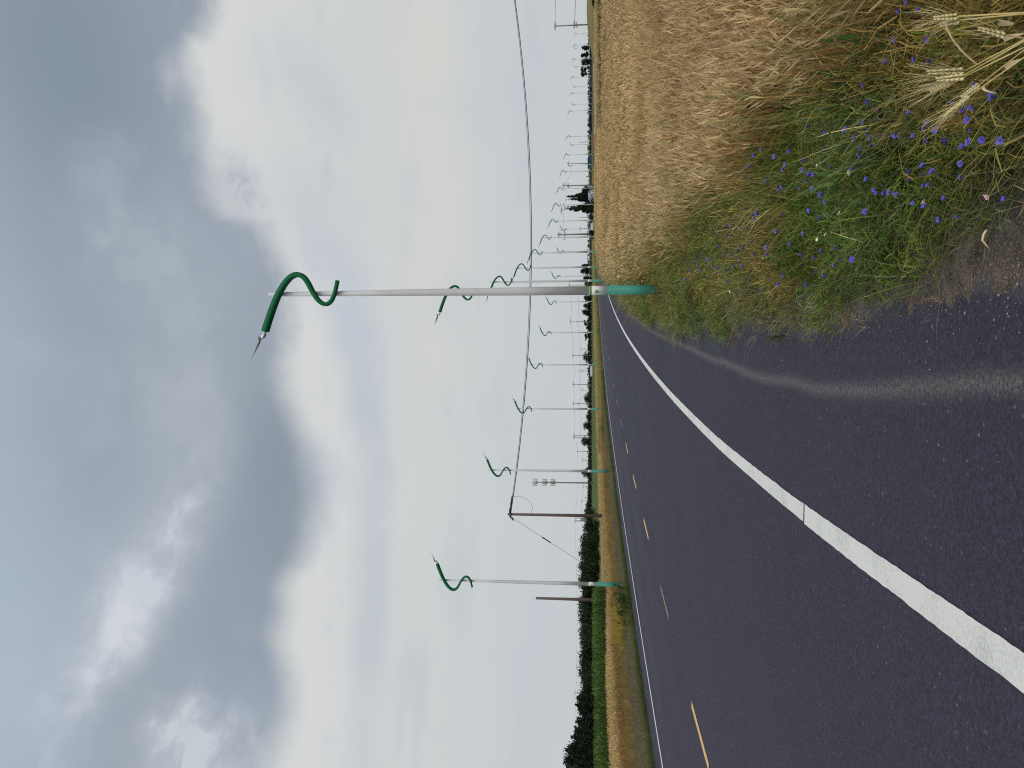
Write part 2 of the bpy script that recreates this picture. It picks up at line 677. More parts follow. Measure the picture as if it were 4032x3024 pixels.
def dust_tint(x, y, off):
    o = off_of(x, y)
    near = np.interp(y, [-20, 3, 12, 22, 30], [1, 1, 1, .8, .25])
    c0 = np.interp(y, [0, 2.9, 4.5, 6.9, 9.7, 13.9, 18.8], [1.08, 1.05, .96, .93, 1.0, 1.05, 1.0])
    w = np.interp(y, [0, 3, 6, 10, 20], [.05, .045, .042, .042, .055])
    streak = np.exp(-((o - c0 + (vnoise(x, y, .7, 5) - .5) * .05) / w) ** 2) * near * .68
    e = asph_edge(y)
    rim = np.clip((o - e + .06 + (vnoise(x, y, .35, 6) - .5) * .16) / .12, 0, 1)
    fan = o * 0
    d = np.clip(streak + rim + fan, 0, 1)
    trk = np.exp(-((o + 7.0) / .35) ** 2) * .5 + np.exp(-((o + 5.4) / .35) ** 2) * .35
    return np.stack([d, trk * np.clip((y - 8) / 15, 0, 1), d * 0], 1)


road_offs = [-9.1, -8.9, -8.5, -8.1, -7.6, -7.2, -6.9, -6.5, -6.0, -5.6, -5.2, -4.8, -4.3, -3.5, -2.5, -1.5, -.8, -.4, -.1, .1, .2, .3, .4, .5, .6, .65, .7, .75, .8, .825, .85, .875, .9, .925, .95, .975, 1., 1.025, 1.05,
             1.075, 1.1, 1.125, 1.15, 1.2, 1.25, 1.3, 1.35, 1.4, 1.45, 1.5, 1.55, 1.6, 1.7]
road = strip('road', -14, 45, road_offs, M_asphalt, 0.0, .2, tint=dust_tint)
tag(road, kind='structure')
road_far = strip('road', 45, 330, [-9.1, -8.1, -7.0, -5.4, -4.3, -2, 0, .6, .9, 1.1], M_asphalt, 0.0, 3.0, tint=dust_tint)
tag(road_far, kind='structure')
# painted lines (sheets 4 mm above the asphalt)
wob = lambda ys, ov: ((vnoise(ys * 1.0, ov * 10, .09, 2) - .5) * .005 + (vnoise(ys, ov * 10, .03, 5) - .5) * .006) * np.sign(ov)
seam = 5.62
lw = .074
tag(strip('road_markings', -14, seam - .006, [-lw, lw], M_paint, .004, .04, wob), kind='structure')
tag(strip('road_markings', seam + .006, 60, [-lw + .012, 0, lw - .004], M_paint, .004, .08, wob), kind='structure')
tag(strip('road_markings', 60, 330, [-.07, .07], M_paint, .006, 2.0), kind='structure')
tag(strip('road_markings', 6, 330, [-7.95 - .06, -7.95 + .06], M_paint, .005, .5), kind='structure')
k = 0
for y0 in [9.45 + 4.62 * i for i in range(26)]:
    mat_d = M_faded if k == 1 or k > 4 else M_yellow
    s_ = strip('road_markings', y0, y0 + 1.72, [-4.40, -4.29], mat_d, .005, .31)
    tag(s_, kind='structure')
    k += 1

# verge sheets
tag(strip('verge_ground', -14, 140, [lambda y: asph_edge(y) - .25, 2.0, 2.6, 3.4, 4.4], M_verge, -.012, .5,
          zfun=lambda x, y: np.clip((off_of(x, y) - 1.6) * .05, 0, .1)), kind='structure')
def edge_rise(x, y):
    q = off_of(x, y) - asph_edge(y)
    return np.clip(q * .10, -.02, .03) + (vnoise(x, y, .07, 3) - .5) * .014 + (vnoise(x, y, .022, 4) - .5) * .006


ge = lambda d: (lambda y: asph_edge(y) + d)
tag(strip('gravel_strip', -14, 60, [ge(-.12), ge(-.09), ge(-.06), ge(-.03), ge(0), ge(.03), ge(.06), ge(.1), ge(.16), ge(.25), lambda y: asph_edge(y) + .36 + .25 * vnoise(y, y * 0, .5, 9)],
          M_gravel, .0, .03, zfun=edge_rise), kind='structure')
tag(strip('verge_ground', 4, 330, [-14.5, -12, -10.5, -9.3, -8.95], M_verge, -.012, 1.0), kind='structure')


def sheet(name, poly_fn, xs, ys, m, lift):
    X, Y = np.meshgrid(xs, ys)
    Z = gz(X, Y) + lift
    V = np.stack([X, Y, Z], -1).reshape(-1, 3)
    n, k_ = X.shape
    idx = np.arange(n * k_).reshape(n, k_)
    F = np.stack([idx[:-1, :-1], idx[:-1, 1:], idx[1:, 1:], idx[1:, :-1]], -1).reshape(-1, 4)
    keep = poly_fn(X, Y).ravel()
    F = F[keep[F].all(1)]
    return tag(link(name, np_mesh(name, V, F, smooth=True), m), kind='structure')


sheet('green_field', lambda X, Y: (off_of(X, Y) < -19), np.arange(-260, 200, 4.0), np.arange(40, 420, 4.0), M_greenfield, -.03)
sheet('stubble_field', lambda X, Y: (off_of(X, Y) < -13.8) & (off_of(X, Y) > -40 + np.clip(Y - 110, 0, 18)), np.arange(-60, 120, 1.5), np.arange(34, 260, 1.5), M_tanfield, -.02)
sheet('stubble_field', lambda X, Y: (off_of(X, Y) > 3.5) & (Y > 80), np.arange(0, 330, 3.0), np.arange(78, 330, 3.0), M_tanfield, -.03)

# ------------------------------------------------------------------ sculptures along the road
ARM = [(475, 1135), (515, 1020), (560, 900), (605, 790), (650, 690), (705, 590), (770, 500), (840, 435), (910, 408), (970, 420), (1020, 458), (1065, 525),
       (1110, 615), (1150, 685), (1190, 740), (1235, 780), (1285, 797), (1330, 785), (1370, 745), (1395, 695), (1415, 640), (1433, 565), (1450, 492)]
UM = .001605      # metres per unit of the arm's drawing
HP = 8.2


def smooth_path(p, it=2):
    for _ in range(it):
        q = [p[0]]
        for a, b in zip(p[:-1], p[1:]):
            q += [tuple(.75 * x + .25 * y for x, y in zip(a, b)), tuple(.25 * x + .75 * y for x, y in zip(a, b))]
        q.append(p[-1])
        p = q
    return p


def build_sculpture(side):
    """side -1: the arm reaches to -x (towards the road from its right edge); +1: to +x"""
    root = empty('sculpture', (0, 0, 0), '', 'sculpture', 'wind turbine sculptures lining the curving road')
    s = side
    arm_y = -.115
    # pole
    m = MB()
    m.tube([(0, 0, 1.56), (0, 0, 3), (0, 0, 5.5), (0, 0, HP)], [.085, .081, .066, .042], 14)
    m.build('pole', M_white, root, True)
    m = MB()
    m.tube([(0, 0, 0), (0, 0, 1.21)], [.095, .091], 16)
    m.build('base_sleeve', M_teal, root, True)
    m = MB()
    m.tube([(0, 0, 1.212), (0, 0, 1.558)], [.0885, .0875], 16)
    lab = m.build('label_sleeve', M_label, root, True)
    m = MB()
    m.tube([(0, 0, 1.515), (0, 0, 1.556)], [.0905, .0903], 16)
    m.build('green_band', M_band, lab, True)
    # round tree-like emblem and small print, curved round the label

    def patch(az0, z0, w, h, n=10, r_=.0893, roundp=True, rag=.25):
        v = [(r_ * math.sin(az0), -r_ * math.cos(az0), z0)]
        for k_ in range(n):
            a = 2 * pi * k_ / n
            q = 1 + rag * (random.random() - .5)
            aa = az0 + w * q * math.cos(a)
            v.append((r_ * math.sin(aa), -r_ * math.cos(aa), z0 + h * q * math.sin(a)))
        return v, [(0, 1 + k_, 1 + (k_ + 1) % n) for k_ in range(n)]
    m = MB()
    m.add(*patch(-.42, 1.405, .50, .048, 12))
    m.add(*patch(-.50, 1.345, .12, .02, 8))
    m.build('emblem', M_emblem, lab)
    m = MB()
    for zz, ww in ((1.315, .28), (1.298, .2), (1.28, .24)):
        v = []
        for a in np.linspace(-.35 - ww, -.35 + ww, 5):
            v += [(.0893 * math.sin(a), -.0893 * math.cos(a), zz - .003), (.0893 * math.sin(a), -.0893 * math.cos(a), zz + .003)]
        m.add(v, [(2 * i, 2 * i + 2, 2 * i + 3, 2 * i + 1) for i in range(4)])
    m.build('small_print', M_ink, lab)
    m = MB()
    v = []
    for zz in np.linspace(1.565, 1.74, 6):
        for a in (-.55, -.42):
            rr_ = .0862 - (zz - 1.56) * .003
            v.append((rr_ * math.sin(a), -rr_ * math.cos(a), zz))
    m.add(v, [(2 * i, 2 * i + 1, 2 * i + 3, 2 * i + 2) for i in range(5)])
    m.build('lettering', M_ink, root)
    # waving arm : a square steel section that tapers, curved in one plane
    pth = smooth_path([((cy - 655) * UM * s, arm_y, HP - (cx - 500) * UM) for cx, cy in ARM], 1)
    n = len(pth)
    m = MB()
    v, f = [], []
    for i, p in enumerate(pth):
        a = Vector(pth[min(i + 1, n - 1)]) - Vector(pth[max(i - 1, 0)])
        a.normalize()
        nn = Vector((a.z, 0, -a.x))
        u = i / (n - 1)
        hw = .064 * (1 - u) ** 1.2 + .034 * (1 - (1 - u) ** 1.2)
        hd = .062 * (1 - u) + .03 * u
        P = Vector(p)
        for du, dy in ((-1, -1), (1, -1), (1, 1), (-1, 1)):
            v.append(P + nn * hw * du + Vector((0, dy * hd, 0)))
        if i:
            b = (i - 1) * 4
            for k_ in range(4):
                f.append((b + k_, b + (k_ + 1) % 4, b + 4 + (k_ + 1) % 4, b + 4 + k_))
    f += [(3, 2, 1, 0), tuple((n - 1) * 4 + k_ for k_ in range(4))]
    m.add(v, f)
    arm = m.build('wave_arm', M_green, root)
    for cx, cy in ((665, 655), (1130, 650), (1412, 650)):
        m = MB()
        m.box((0, -.055, HP - (cx - 500) * UM), (.05, .10, .07))
        m.build('bracket', M_galv, root)
    # little turbine at the thick end
    e = Vector(pth[0])
    q = (Vector(pth[0]) - Vector(pth[3])).normalized()
    m = MB()
    hub = e + q * .165 + Vector((0, 0, .055))
    m.tube([e - q * .02, e + q * .03, e + q * .07 + Vector((0, 0, -.01)), e + q * .11 + Vector((0, 0, .01)), hub], [.02, .02, .04, .045, .03], 10)
    tur = m.build('turbine', M_galv, root, True)
    m = MB()
    m.tube([hub - Vector((s * .05, 0, -.01)), hub, hub + Vector((s * .035, 0, .02))], [.035, .042, .012], 10)
    m.build('hub', M_blade, tur, True)
    d1 = Vector((s * .90, -.38, .25)).normalized()
    d2 = Vector((s * .35, .8, .55))
    d2 = (d2 - d1 * d2.dot(d1)).normalized()
    for k_ in range(2):
        an = k_ * 2 * pi / 3
        d = d1 * math.cos(an) + d2 * math.sin(an)
        w_ = d1.cross(d2).normalized()
        t_ = d.cross(w_).normalized()
        m = MB()
        v, f = [], []
        L_ = .44 if k_ == 0 else .32
        for i in range(7):
            u = i / 6
            P = hub + d * (.03 + L_ * u)
            c = ((.05 if k_ == 0 else .075) + .075 * math.sin(min(1, u * 3.2) * pi / 2)) * (1 - .82 * u ** 1.1)
            tw = t_ * math.cos(.6 - .5 * u) + w_ * math.sin(.6 - .5 * u)
            th_ = .012 * (1 - .7 * u)
            nn = d.cross(tw).normalized()
            for a, b in ((-.35, 0), (.05, 1), (.65, 0), (.05, -1)):
                v.append(P + tw * c * a + nn * th_ * b)
            if i:
                b0 = (i - 1) * 4
                for j in range(4):
                    f.append((b0 + j, b0 + (j + 1) % 4, b0 + 4 + (j + 1) % 4, b0 + 4 + j))
        f += [(3, 2, 1, 0), (24, 25, 26, 27)]
        m.add(v, f)
        m.build('blade', M_cream if k_ == 1 else M_blade, tur)
    return root


ORD = ['nearest', 'second nearest', 'third', 'fourth', 'fifth', 'sixth', 'seventh', 'eighth', 'ninth', 'tenth', 'eleventh', 'twelfth',
       'thirteenth', 'fourteenth', 'fifteenth', 'sixteenth', 'seventeenth', 'eighteenth', 'farthest']
RIGHT = [(1.865, 14.75), (4.05, 33.0), (7.0, 50.2), (10.6, 67.1), (14.9, 83.6), (20.5, 103.2), (27.7, 125.4), (33.3, 137.3), (41.4, 156.5), (50.5, 175.5), (62.0, 199.8),
         (73.4, 219.1), (88.5, 239.6), (101.3, 257.6), (112.5, 271.1), (129.3, 294.4), (145.4, 317.0), (157.4, 332.3)]
LEFT = [(-8.8, 32.6), (-5.8, 49.3), (-2.3, 68.3), (2.2, 84.4), (7.2, 103.3), (13.3, 119.6), (19.8, 135.7), (28.4, 158.0), (37.2, 177.4), (47.2, 196.3), (59.5, 222.1),
        (69.5, 234.7), (84.8, 261.9), (108.6, 287.1), (124.2, 308.6), (143.1, 333.5), (156.3, 344.1)]
for side, row, where in ((-1, RIGHT, 'wheat side'), (1, LEFT, 'far road side')):
    proto = build_sculpture(side)
    for i, (x, y) in enumerate(row):
        word = ORD[i] if i < len(row) - 1 else 'farthest'
        if i == 0:
            lb = 'tall pole with green wavy arm and teal base, %s on the %s' % (word, where)
        elif i < 7:
            lb = 'tall pole with green wavy arm, %s from the camera on the %s' % (word, where)
        else:
            lb = 'distant thin pole with wavy arm, %s from the camera on the %s' % (word, where)
        rz = -math.atan(float(Rd(y))) * (.9 if i else .5)
        loc = (x, y, g0(x, y) - .02)
        if i == 0:
            proto.location = loc
            proto.rotation_euler = (0, 0, rz)
            proto['label'] = lb
        else:
            copy_tree(proto, loc, rz, None, lb)


# ------------------------------------------------------------------ utility poles, cable, mast
def pole_at(px, d):
    """world x of picture row px at distance d"""
    return (1512 - px) / 2900 * d


def wood_pole(x, y, h, r0, label, mat=M_wood, arms=(), group=None, name='utility_pole', rz=0.0, lean=0.0, box=False):
    z = g0(x, y)
    root = empty(name, (x, y, z), label, 'utility pole' if name == 'utility_pole' else 'post', group, rz)
    m = MB()
    m.tube([(0, 0, -.1), (lean * .5, 0, h * .5), (lean, 0, h)], [r0, r0 * .85, r0 * .7], 10)
    m.build('pole', mat, root, True)
    for (zz, w) in arms:
        xo = lean * zz / h
        m = MB()
        m.box((xo, -r0 - .05, zz), (w, .1, .12))
        ca = m.build('crossarm', mat, root)
        m = MB()
        for t_ in (-.46, -.2, .2, .46):
            m.tube([(xo + w * t_, -r0 - .05, zz + .06), (xo + w * t_, -r0 - .05, zz + .16), (xo + w * t_, -r0 - .05, zz + .26)], [.03, .06, .035], 6)
        m.build('insulators', M_iron, ca)
    return root


wp = wood_pole(-12.45, 70, 9.25, .165, 'dark wooden utility pole across the road holding the thick cable and a guy wire', M_wood)
wp.location.z = -.2
m = MB()
m.box((0, 0, 9.0), (.62, .30, .16))
cz = lambda X: 6.78 + .00295 * (X - 13.6) ** 2
m.tube([(q, 0, cz(q - 12.45) + .31) for q in (0, .4, .7, 1.1, 1.8)], [.06, .11, .06, .08, .055], 8)
m.tube([(-.3, 0, 8.9), (-.6, 0, 8.7)], [.1, .05], 8)
m.build('cable_bracket', M_iron, wp)
m = MB()
m.box((-.35, -.1, 2.3), (.28, .3, 1.1))
m.build('meter_box', M_galv, wp)
m = MB()
m.tube([(1.7, -.05, 8.75), (1.75, -.1, 8.2), (1.6, -.15, 7.6), (1.2, -.15, 7.05), (.7, -.15, 6.85), (.17, -.12, 7.0)], .014, 5)
m.build('slack_loop', M_cable, wp)

m = MB()
cz = lambda X: 6.78 + .00295 * (X - 13.6) ** 2
xs_ = np.linspace(-12.2, 39.4, 60)
m.tube([(x, 70, cz(x)) for x in xs_], .042, 6)
m.tube([(x, 70, cz(x) + .075 + .05 * math.sin(pi * (x + 12.2) / 51.6)) for x in xs_], .022, 5)
tag(m.build('overhead_cable', M_cable), 'thick black sagging double cable strung across the road from the dark wooden pole', 'cable')
wood_pole(39.6, 70, 9.6, .165, 'wooden pole beyond the wheat holding the far end of the thick cable', M_wood)
m = MB()
a0, a1 = Vector((-12.8, 70, 8.6)), Vector((-18.2, 70, -.05))
gp = [a0.lerp(a1, t) for t in np.linspace(0, 1, 12)]
m.tube(gp, .016, 5)
gw = tag(m.build('guy_wire', M_cable), 'thin slanting guy wire with a black insulator left of the wooden pole', 'guy wire')
m = MB()
m.tube([a0.lerp(a1, .32), a0.lerp(a1, .34), a0.lerp(a1, .37), a0.lerp(a1, .41), a0.lerp(a1, .43)], [.02, .07, .05, .06, .02], 8)
m.build('insulator', M_iron, gw)
sp_pole = wood_pole(-20.1, 69, 6.6, .16, 'short bare dark wooden post standing alone left of the nearest left sculpture', M_wood, name='wooden_post')
sp_pole.location.z = -.3

# mast with three tiers of curled arms
Ym = 210
xm = pole_at(1899.6, Ym)
zb = g0(xm, Ym)
mast = empty('antenna_mast', (xm, Ym, zb), 'slender mast with three tiers of upturned antenna arms above the trees', 'antenna mast')
m = MB()
m.tube([(0, 0, 0), (0, 0, 10), (0, 0, 17.0)], [.2, .17, .13], 10)
m.build('pole', M_greywood, mast, True)
m = MB()
m.tube([(0, 0, 17.0), (0, 0, 19.2)], [.06, .02], 6)
m.build('spire', M_galv, mast)
for zt in (16.4, 13.6, 11.3):
    m = MB()
    w = 1.0 if zt > 15 else .85
    for k_ in range(4):
        a = k_ * pi / 2 + .5
        c, s = math.cos(a), math.sin(a)
        m.tube([(0, 0, zt - .5), (c * w * .5, s * w * .5, zt - .25), (c * w, s * w, zt + .1)], .05, 5)
        m.tube([(c * w, s * w, zt - .3), (c * w * 1.05, s * w, zt + 1.2)], .07, 6)
        m.tube([(c * w * .75, s * w * .75 + .1, zt - .2), (c * w * .75, s * w * .75 + .1, zt + .9)], .045, 6)
    m.build('antenna_tier', M_greywood, mast)

UT = [  # picture row, top, distance, radius, crossarms (below top, width), label
    (925, 2196, 150, .20, ((.3, 1.2), (1.5, 2.2)), 'thick weathered utility pole with crossarm behind the wheat, by the grey farm roof'),
    (733, 2213, 190, .15, ((.5, 1.6), (1.7, 1.2)), 'utility pole with cluttered top beside the twin spired conifers'),
    (649, 2235, 240, .14, ((.4, 1.4),), 'slightly leaning utility pole rising beside the blue barn'),
    (104, 2183, 150, .16, ((.25, 1.5), (4.1, 1.3), (4.6, 1.0)), 'utility pole with two crossarm levels at the right end of the field'),
    (828, 2205, 180, .10, ((.4, 1.6),), 'thin utility pole with crossarm just beside the tall pointed conifer'),
    (903, 2283, 200, .10, ((.2, .9),), 'short post with small bracket left of the grey farm roof'),
    (859, 2282, 220, .09, (), 'short plain post above the dark bush by the pointed conifer'),
    (564, 2281, 300, .16, (), 'short thick post above the low bushes at the far field'),
]
for px, top, d, r0, arms, lb in UT:
    x = pole_at(px, d)
    z = g0(x, d)
    h = 1.6 + (2308 - top) / 2900 * d - z
    wood_pole(x, d, h, r0, lb, M_greywood, [(h - a, w) for a, w in arms], lean=(.35 if px == 649 else 0), rz=-.3)
UL = [(1124, 2238, 260), (1268, 2243, 270), (1375, 2287, 420), (1400, 2252, 290), (1461, 2276, 380), (1514, 2254, 300), (1536, 2290, 430), (1589, 2255, 310), (1714, 2258, 320),
      (1722, 2256, 315), (1776, 2272, 370), (1811, 2291, 430), (1915, 2294, 430), (1957, 2303, 450), (1970, 2287, 420), (2050, 2261, 340), (2624, 2268, 330), (2724, 2260, 320)]
names = ['between the two clumps behind the nearest sculpture', 'over the gap after the two lobed tree', 'small one at the round tree', 'over the tree beside the grey shed', 'above the grey shed roof', 'over the low dark hedge',
         'tiny one over the low hedge', 'above the round tree beside the third left sculpture', 'front one of a close pair above the dark hedge', 'rear one of a close pair above the dark hedge', 'beside the dome shaped tree',
         'tiny one after the dome shaped tree', 'beside the antenna mast', 'shortest one after the antenna mast', 'with single arm before the wooden pole', 'just left of the wooden pole', 'over the middle of the long tree line', 'at the end of the long tree line']
tops = {}
for (px, top, d), nm in zip(UL, names):
    x = pole_at(px, d)
    z = g0(x, d)
    h = 1.6 + (2308 - top) / 2900 * d - z
    wood_pole(x, d, h, .14, 'faint distant utility pole with crossarm ' + nm, M_greywood, [(h - .5, 2.0)] + ([(h - 2.4, 1.6)] if px % 2 else []), 'utility poles beyond the left field', rz=.5)
    tops[px] = (x, d, z + h - .3)


def wire(path, label, r=.03, sag=.6):
    m = MB()
    P = []
    for a, b in zip(path[:-1], path[1:]):
        for t in np.linspace(0, 1, 7)[:-1]:
            P.append(tuple(a[i] + (b[i] - a[i]) * t - (sag * 4 * t * (1 - t) if i == 2 else 0) for i in range(3)))
    P.append(path[-1])
    m.tube(P, r, 4, False)
    return tag(m.build('power_line', M_cable), label, 'power line')


chain = [tops[p] for p in (1124, 1268, 1400, 1514, 1589, 1722, 1776, 2050)]
wire(chain, 'upper faint power line along the distant poles over the left trees', .028)
wire([(x, y, z - 2.6) for x, y, z in chain], 'lower faint power line along the distant poles over the left trees', .028)
wire([tops[2050], tops[2624], tops[2724], (-175, 320, 5.5)], 'faint power line over the long tree line on the left', .024, .5)
zr = 1.6 + (2308 - 2186) / 2900 * 150
xr = pole_at(104, 150)
wire([(xr, 150, zr), (xr + 55, 140, zr + 1.2)], 'upper wire leaving the right end utility pole', .03, .8)
wire([(xr, 150, zr - 4), (xr + 55, 140, zr - 3.0)], 'lower wire leaving the right end utility pole', .045, .8)
wire([(pole_at(925, 150) - .4, 150, 7.2), (pole_at(828, 180), 180, 7.4), (pole_at(733, 190), 190, 7.2), (pole_at(649, 240), 240, 6.6)], 'faint wire linking the utility poles behind the wheat', .02, .7)


# ------------------------------------------------------------------ trees
def leaf_cloud(centres, radii, n, size, col, spread=.25, flat=1.0, seed=0):
    """leaf sized quads through several ellipsoid clumps -> V, F, C"""
    g = np.random.default_rng(seed)
    centres, radii = np.asarray(centres, float), np.asarray(radii, float)
    vol = radii.prod(1)
    pick = g.choice(len(centres), n, p=vol / vol.sum())
    d = g.normal(size=(n, 3))
    d /= np.linalg.norm(d, axis=1, keepdims=True)
    r_ = g.random(n) ** .45
    P = centres[pick] + d * radii[pick] * r_[:, None] * (1 + g.normal(0, .10, (n, 1)))
    a = g.normal(size=(n, 3))
    a /= np.linalg.norm(a, axis=1, keepdims=True)
    b = np.cross(a, g.normal(size=(n, 3)))
    b /= np.linalg.norm(b, axis=1, keepdims=True)
    s = size * (.6 + .8 * g.random((n, 1)))
    V = np.stack([P - a * s, P - b * s * .45, P + a * s, P + b * s * .45], 1).reshape(-1, 3)
    F = np.arange(4 * n).reshape(n, 4)
    clump = 1 + spread * (g.random(len(centres)) * 2 - 1)
    C = np.array(col)[None] * (clump[pick] * (1 + spread * (g.random(n) * 2 - 1)))[:, None]
    C[:, 0] *= 1 + .25 * (g.random(n) - .5)
    return V, F, np.repeat(C, 4, 0)


def trunk_mesh(h, r0, limbs, seed=0):
    g = random.Random(seed)
    m = MB()
    m.tube([(0, 0, -.1), (g.uniform(-.03, .03) * h, 0, h * .4), (g.uniform(-.04, .04) * h, g.uniform(-.03, .03) * h, h)], [r0, r0 * .75, r0 * .35], 7)
    for (x, y, z) in limbs:
        z0 = min(h * .8, z * .45)
        m.tube([(0, 0, z0), (x * .5, y * .5, z0 + (z - z0) * .6), (x * .9, y * .9, z)], [r0 * .5, r0 * .33, r0 * .15], 5)
    return m


def tree(loc, h, w, kind, label, group=None, seed=0, col=(.022, .036, .018), name='tree', cat='tree', n=900, leaf=None):
    g = random.Random(seed * 13 + 5)
    root = empty(name, loc, label, cat, group)
    if kind == 'conifer':
        cs, rs = [], []
        K = 15
        for i in range(K):
            t = i / (K - 1)
            z = h * (.06 + .92 * t)
            ww = w * .5 * (1 - t) ** .85 + .06 * w * .3
            for j in range(max(1, int(6 * (1 - t)) + 1)):
                a = g.uniform(0, 2 * pi)
                q = ww * g.uniform(.35, .95)
                cs.append((q * math.cos(a) * .7, q * math.sin(a) * .7, z - q * .25))
                rs.append((ww * .42 + .05, ww * .42 + .05, h / K * .75))
        limbs = []
    elif kind == 'pine':
        cs, rs, limbs = [], [], []
        for i in range(9):
            a = g.uniform(0, 2 * pi)
            q = g.uniform(0, .42) * w
            z = h * g.uniform(.38, .92)
            cs.append((q * math.cos(a), q * math.sin(a), z))
            rs.append((w * g.uniform(.14, .26), w * g.uniform(.14, .26), h * g.uniform(.06, .13)))
            limbs.append(cs[-1])
    elif kind == 'shrub':
        cs, rs, limbs = [], [], []
        for i in range(9):
            q = g.uniform(-.45, .45) * w
            z = h * g.uniform(.25, .75)
            cs.append((q, g.uniform(-.25, .25) * w, z))
            rs.append((w * g.uniform(.14, .24), w * g.uniform(.14, .24), h * g.uniform(.18, .3)))
            if i < 4:
                limbs.append(cs[-1])
    else:
        cs, rs, limbs = [], [], []
        K = 11
        for i in range(K):
            a = g.uniform(0, 2 * pi)
            q = g.uniform(.05, .36) * w
            t = g.uniform(.3, .86)
            q *= math.sin(pi * min(1, max(.12, (t - .12) / .86))) + .25
            cs.append((q * math.cos(a), q * math.sin(a), h * t))
            rs.append((w * g.uniform(.14, .25), w * g.uniform(.14, .25), h * g.uniform(.12, .2)))
            if i < 5:
                limbs.append(cs[-1])
        cs += [(0, 0, h * .5), (w * .04, 0, h * .8)]
        rs += [(w * .36, w * .36, h * .34), (w * .26, w * .26, h * .2)]
    lf = leaf or max(.1, h * .05)
    V, F, C = leaf_cloud(cs, rs, n, lf, col, .3, seed=seed)
    V[:, 2] = np.clip(V[:, 2], .02, None)
    link('crown', np_mesh('crown', V, F, C), M_leaf, root)
    trunk_mesh(h * (.75 if kind != 'conifer' else .95), max(.05, h * .022), limbs, seed).build('trunk', M_trunk, root, True)
    return root


def tree_px(yc, top, wpx, d, kind, label, col=(.022, .036, .018), n=800, seed=0, group=None, name='tree', cat='tree', leaf=None, base=None):
    x = pole_at(yc, d)
    z = g0(x, d)
    h = 1.6 + (2308 - top) / 2900 * d - z
    w = wpx / 2900 * d
    return tree((x, d, z), h, w, kind, label, group, seed, col, name, cat, n, leaf)


DK = (.016, .026, .020)
BL = (.024, .036, .034)
GR = (.030, .050, .018)
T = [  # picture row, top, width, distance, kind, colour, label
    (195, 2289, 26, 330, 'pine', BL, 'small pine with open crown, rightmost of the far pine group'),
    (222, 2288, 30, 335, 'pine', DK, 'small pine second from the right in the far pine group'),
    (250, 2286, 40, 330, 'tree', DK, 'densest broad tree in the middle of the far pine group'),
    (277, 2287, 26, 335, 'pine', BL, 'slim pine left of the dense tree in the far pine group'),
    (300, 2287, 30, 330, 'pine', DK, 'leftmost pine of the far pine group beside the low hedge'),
    (487, 2311, 46, 300, 'shrub', DK, 'dark bush with a pointed top on the far field edge'),
    (522, 2315, 44, 300, 'shrub', BL, 'lower rounded bush left of the dark pointed one on the far field edge'),
    (560, 2319, 40, 300, 'shrub', GR, 'low green bush under the short thick post'),
    (590, 2317, 34, 300, 'shrub', BL, 'low round bush beside the short thick post'),
    (668, 2316, 36, 260, 'shrub', GR, 'bush standing left of the blue barn'),
    (700, 2322, 40, 260, 'shrub', DK, 'low scrub between the blue barn and the twin conifers'),
    (775, 2226, 34, 175, 'conifer', DK, 'tall dark conifer, right spire of the twin spired pair'),
    (788, 2232, 30, 178, 'conifer', DK, 'tall dark conifer, left spire of the twin spired pair'),
    (752, 2290, 34, 172, 'tree', DK, 'dense dark round tree at the right foot of the twin conifers'),
    (768, 2262, 44, 176, 'conifer', DK, 'broad dark conifer filling the middle of the twin conifers'),
    (823, 2216, 48, 172, 'conifer', (.020, .036, .018), 'tall pointed single conifer with a wide base'),
    (812, 2270, 40, 176, 'conifer', DK, 'shorter ragged conifer against the pointed single conifer'),
    (856, 2319, 44, 165, 'shrub', GR, 'dark green bush left of the pointed single conifer'),
    (925, 2310, 34, 145, 'shrub', DK, 'grey green bush wrapped round the foot of the thick utility pole'),
    (887, 2318, 30, 215, 'shrub', DK, 'dark bush behind the grey farm roof'),
    (1051, 2288, 26, 340, 'tree', DK, 'half hidden dark round tree right of the white pole shafts'),
    (1069, 2286, 32, 345, 'tree', DK, 'dark dome shaped tree between two white poles'),
    (1097, 2295, 24, 340, 'tree', DK, 'narrow dark tree just right of the nearest sculpture'),
    (1121, 2300, 32, 330, 'tree', DK, 'ragged dark tree immediately beside the nearest sculpture base'),
    (1176, 2297, 32, 340, 'tree', DK, 'dark blocky tree just left of the nearest sculpture'),
    (1206, 2296, 34, 340, 'tree', DK, 'right lobe of the two lobed dark tree'),
    (1231, 2289, 40, 340, 'tree', DK, 'taller left lobe of the two lobed dark tree'),
    (1272, 2299, 24, 330, 'pine', BL, 'sparse grey green tree with see through crown'),
    (1292, 2306, 34, 330, 'tree', DK, 'low dark tree left of the sparse grey green one'),
    (1325, 2302, 40, 330, 'pine', DK, 'loose ragged tree over the gold strip'),
    (1371, 2312, 36, 330, 'tree', DK, 'small thin tree before the round tree with a pole'),
    (1407, 2293, 48, 330, 'tree', DK, 'round dark tree next to the grey shed'),
    (1568, 2297, 58, 320, 'tree', DK, 'wide round dark tree behind the fourth left sculpture'),
    (1640, 2306, 40, 330, 'tree', GR, 'low tree directly left of the third left sculpture'),
    (1675, 2295, 46, 330, 'tree', DK, 'bushy tree with uneven top in front of the close pair of poles'),
    (1738, 2287, 48, 320, 'tree', DK, 'dome shaped grey green tree with a neat round top'),
    (1860, 2286, 42, 320, 'tree', DK, 'round dark tree behind the second left sculpture'),
    (2035, 2293, 52, 300, 'tree', DK, 'dark round tree behind the foot of the wooden utility pole'),
]
for i, (yc, top, w, d, kind, col, lb) in enumerate(T):
    tree_px(yc, top, w, d, kind, lb, col, 1300 if kind != 'conifer' else 1800, i + 1)

# continuous low hedges far away: one mass each


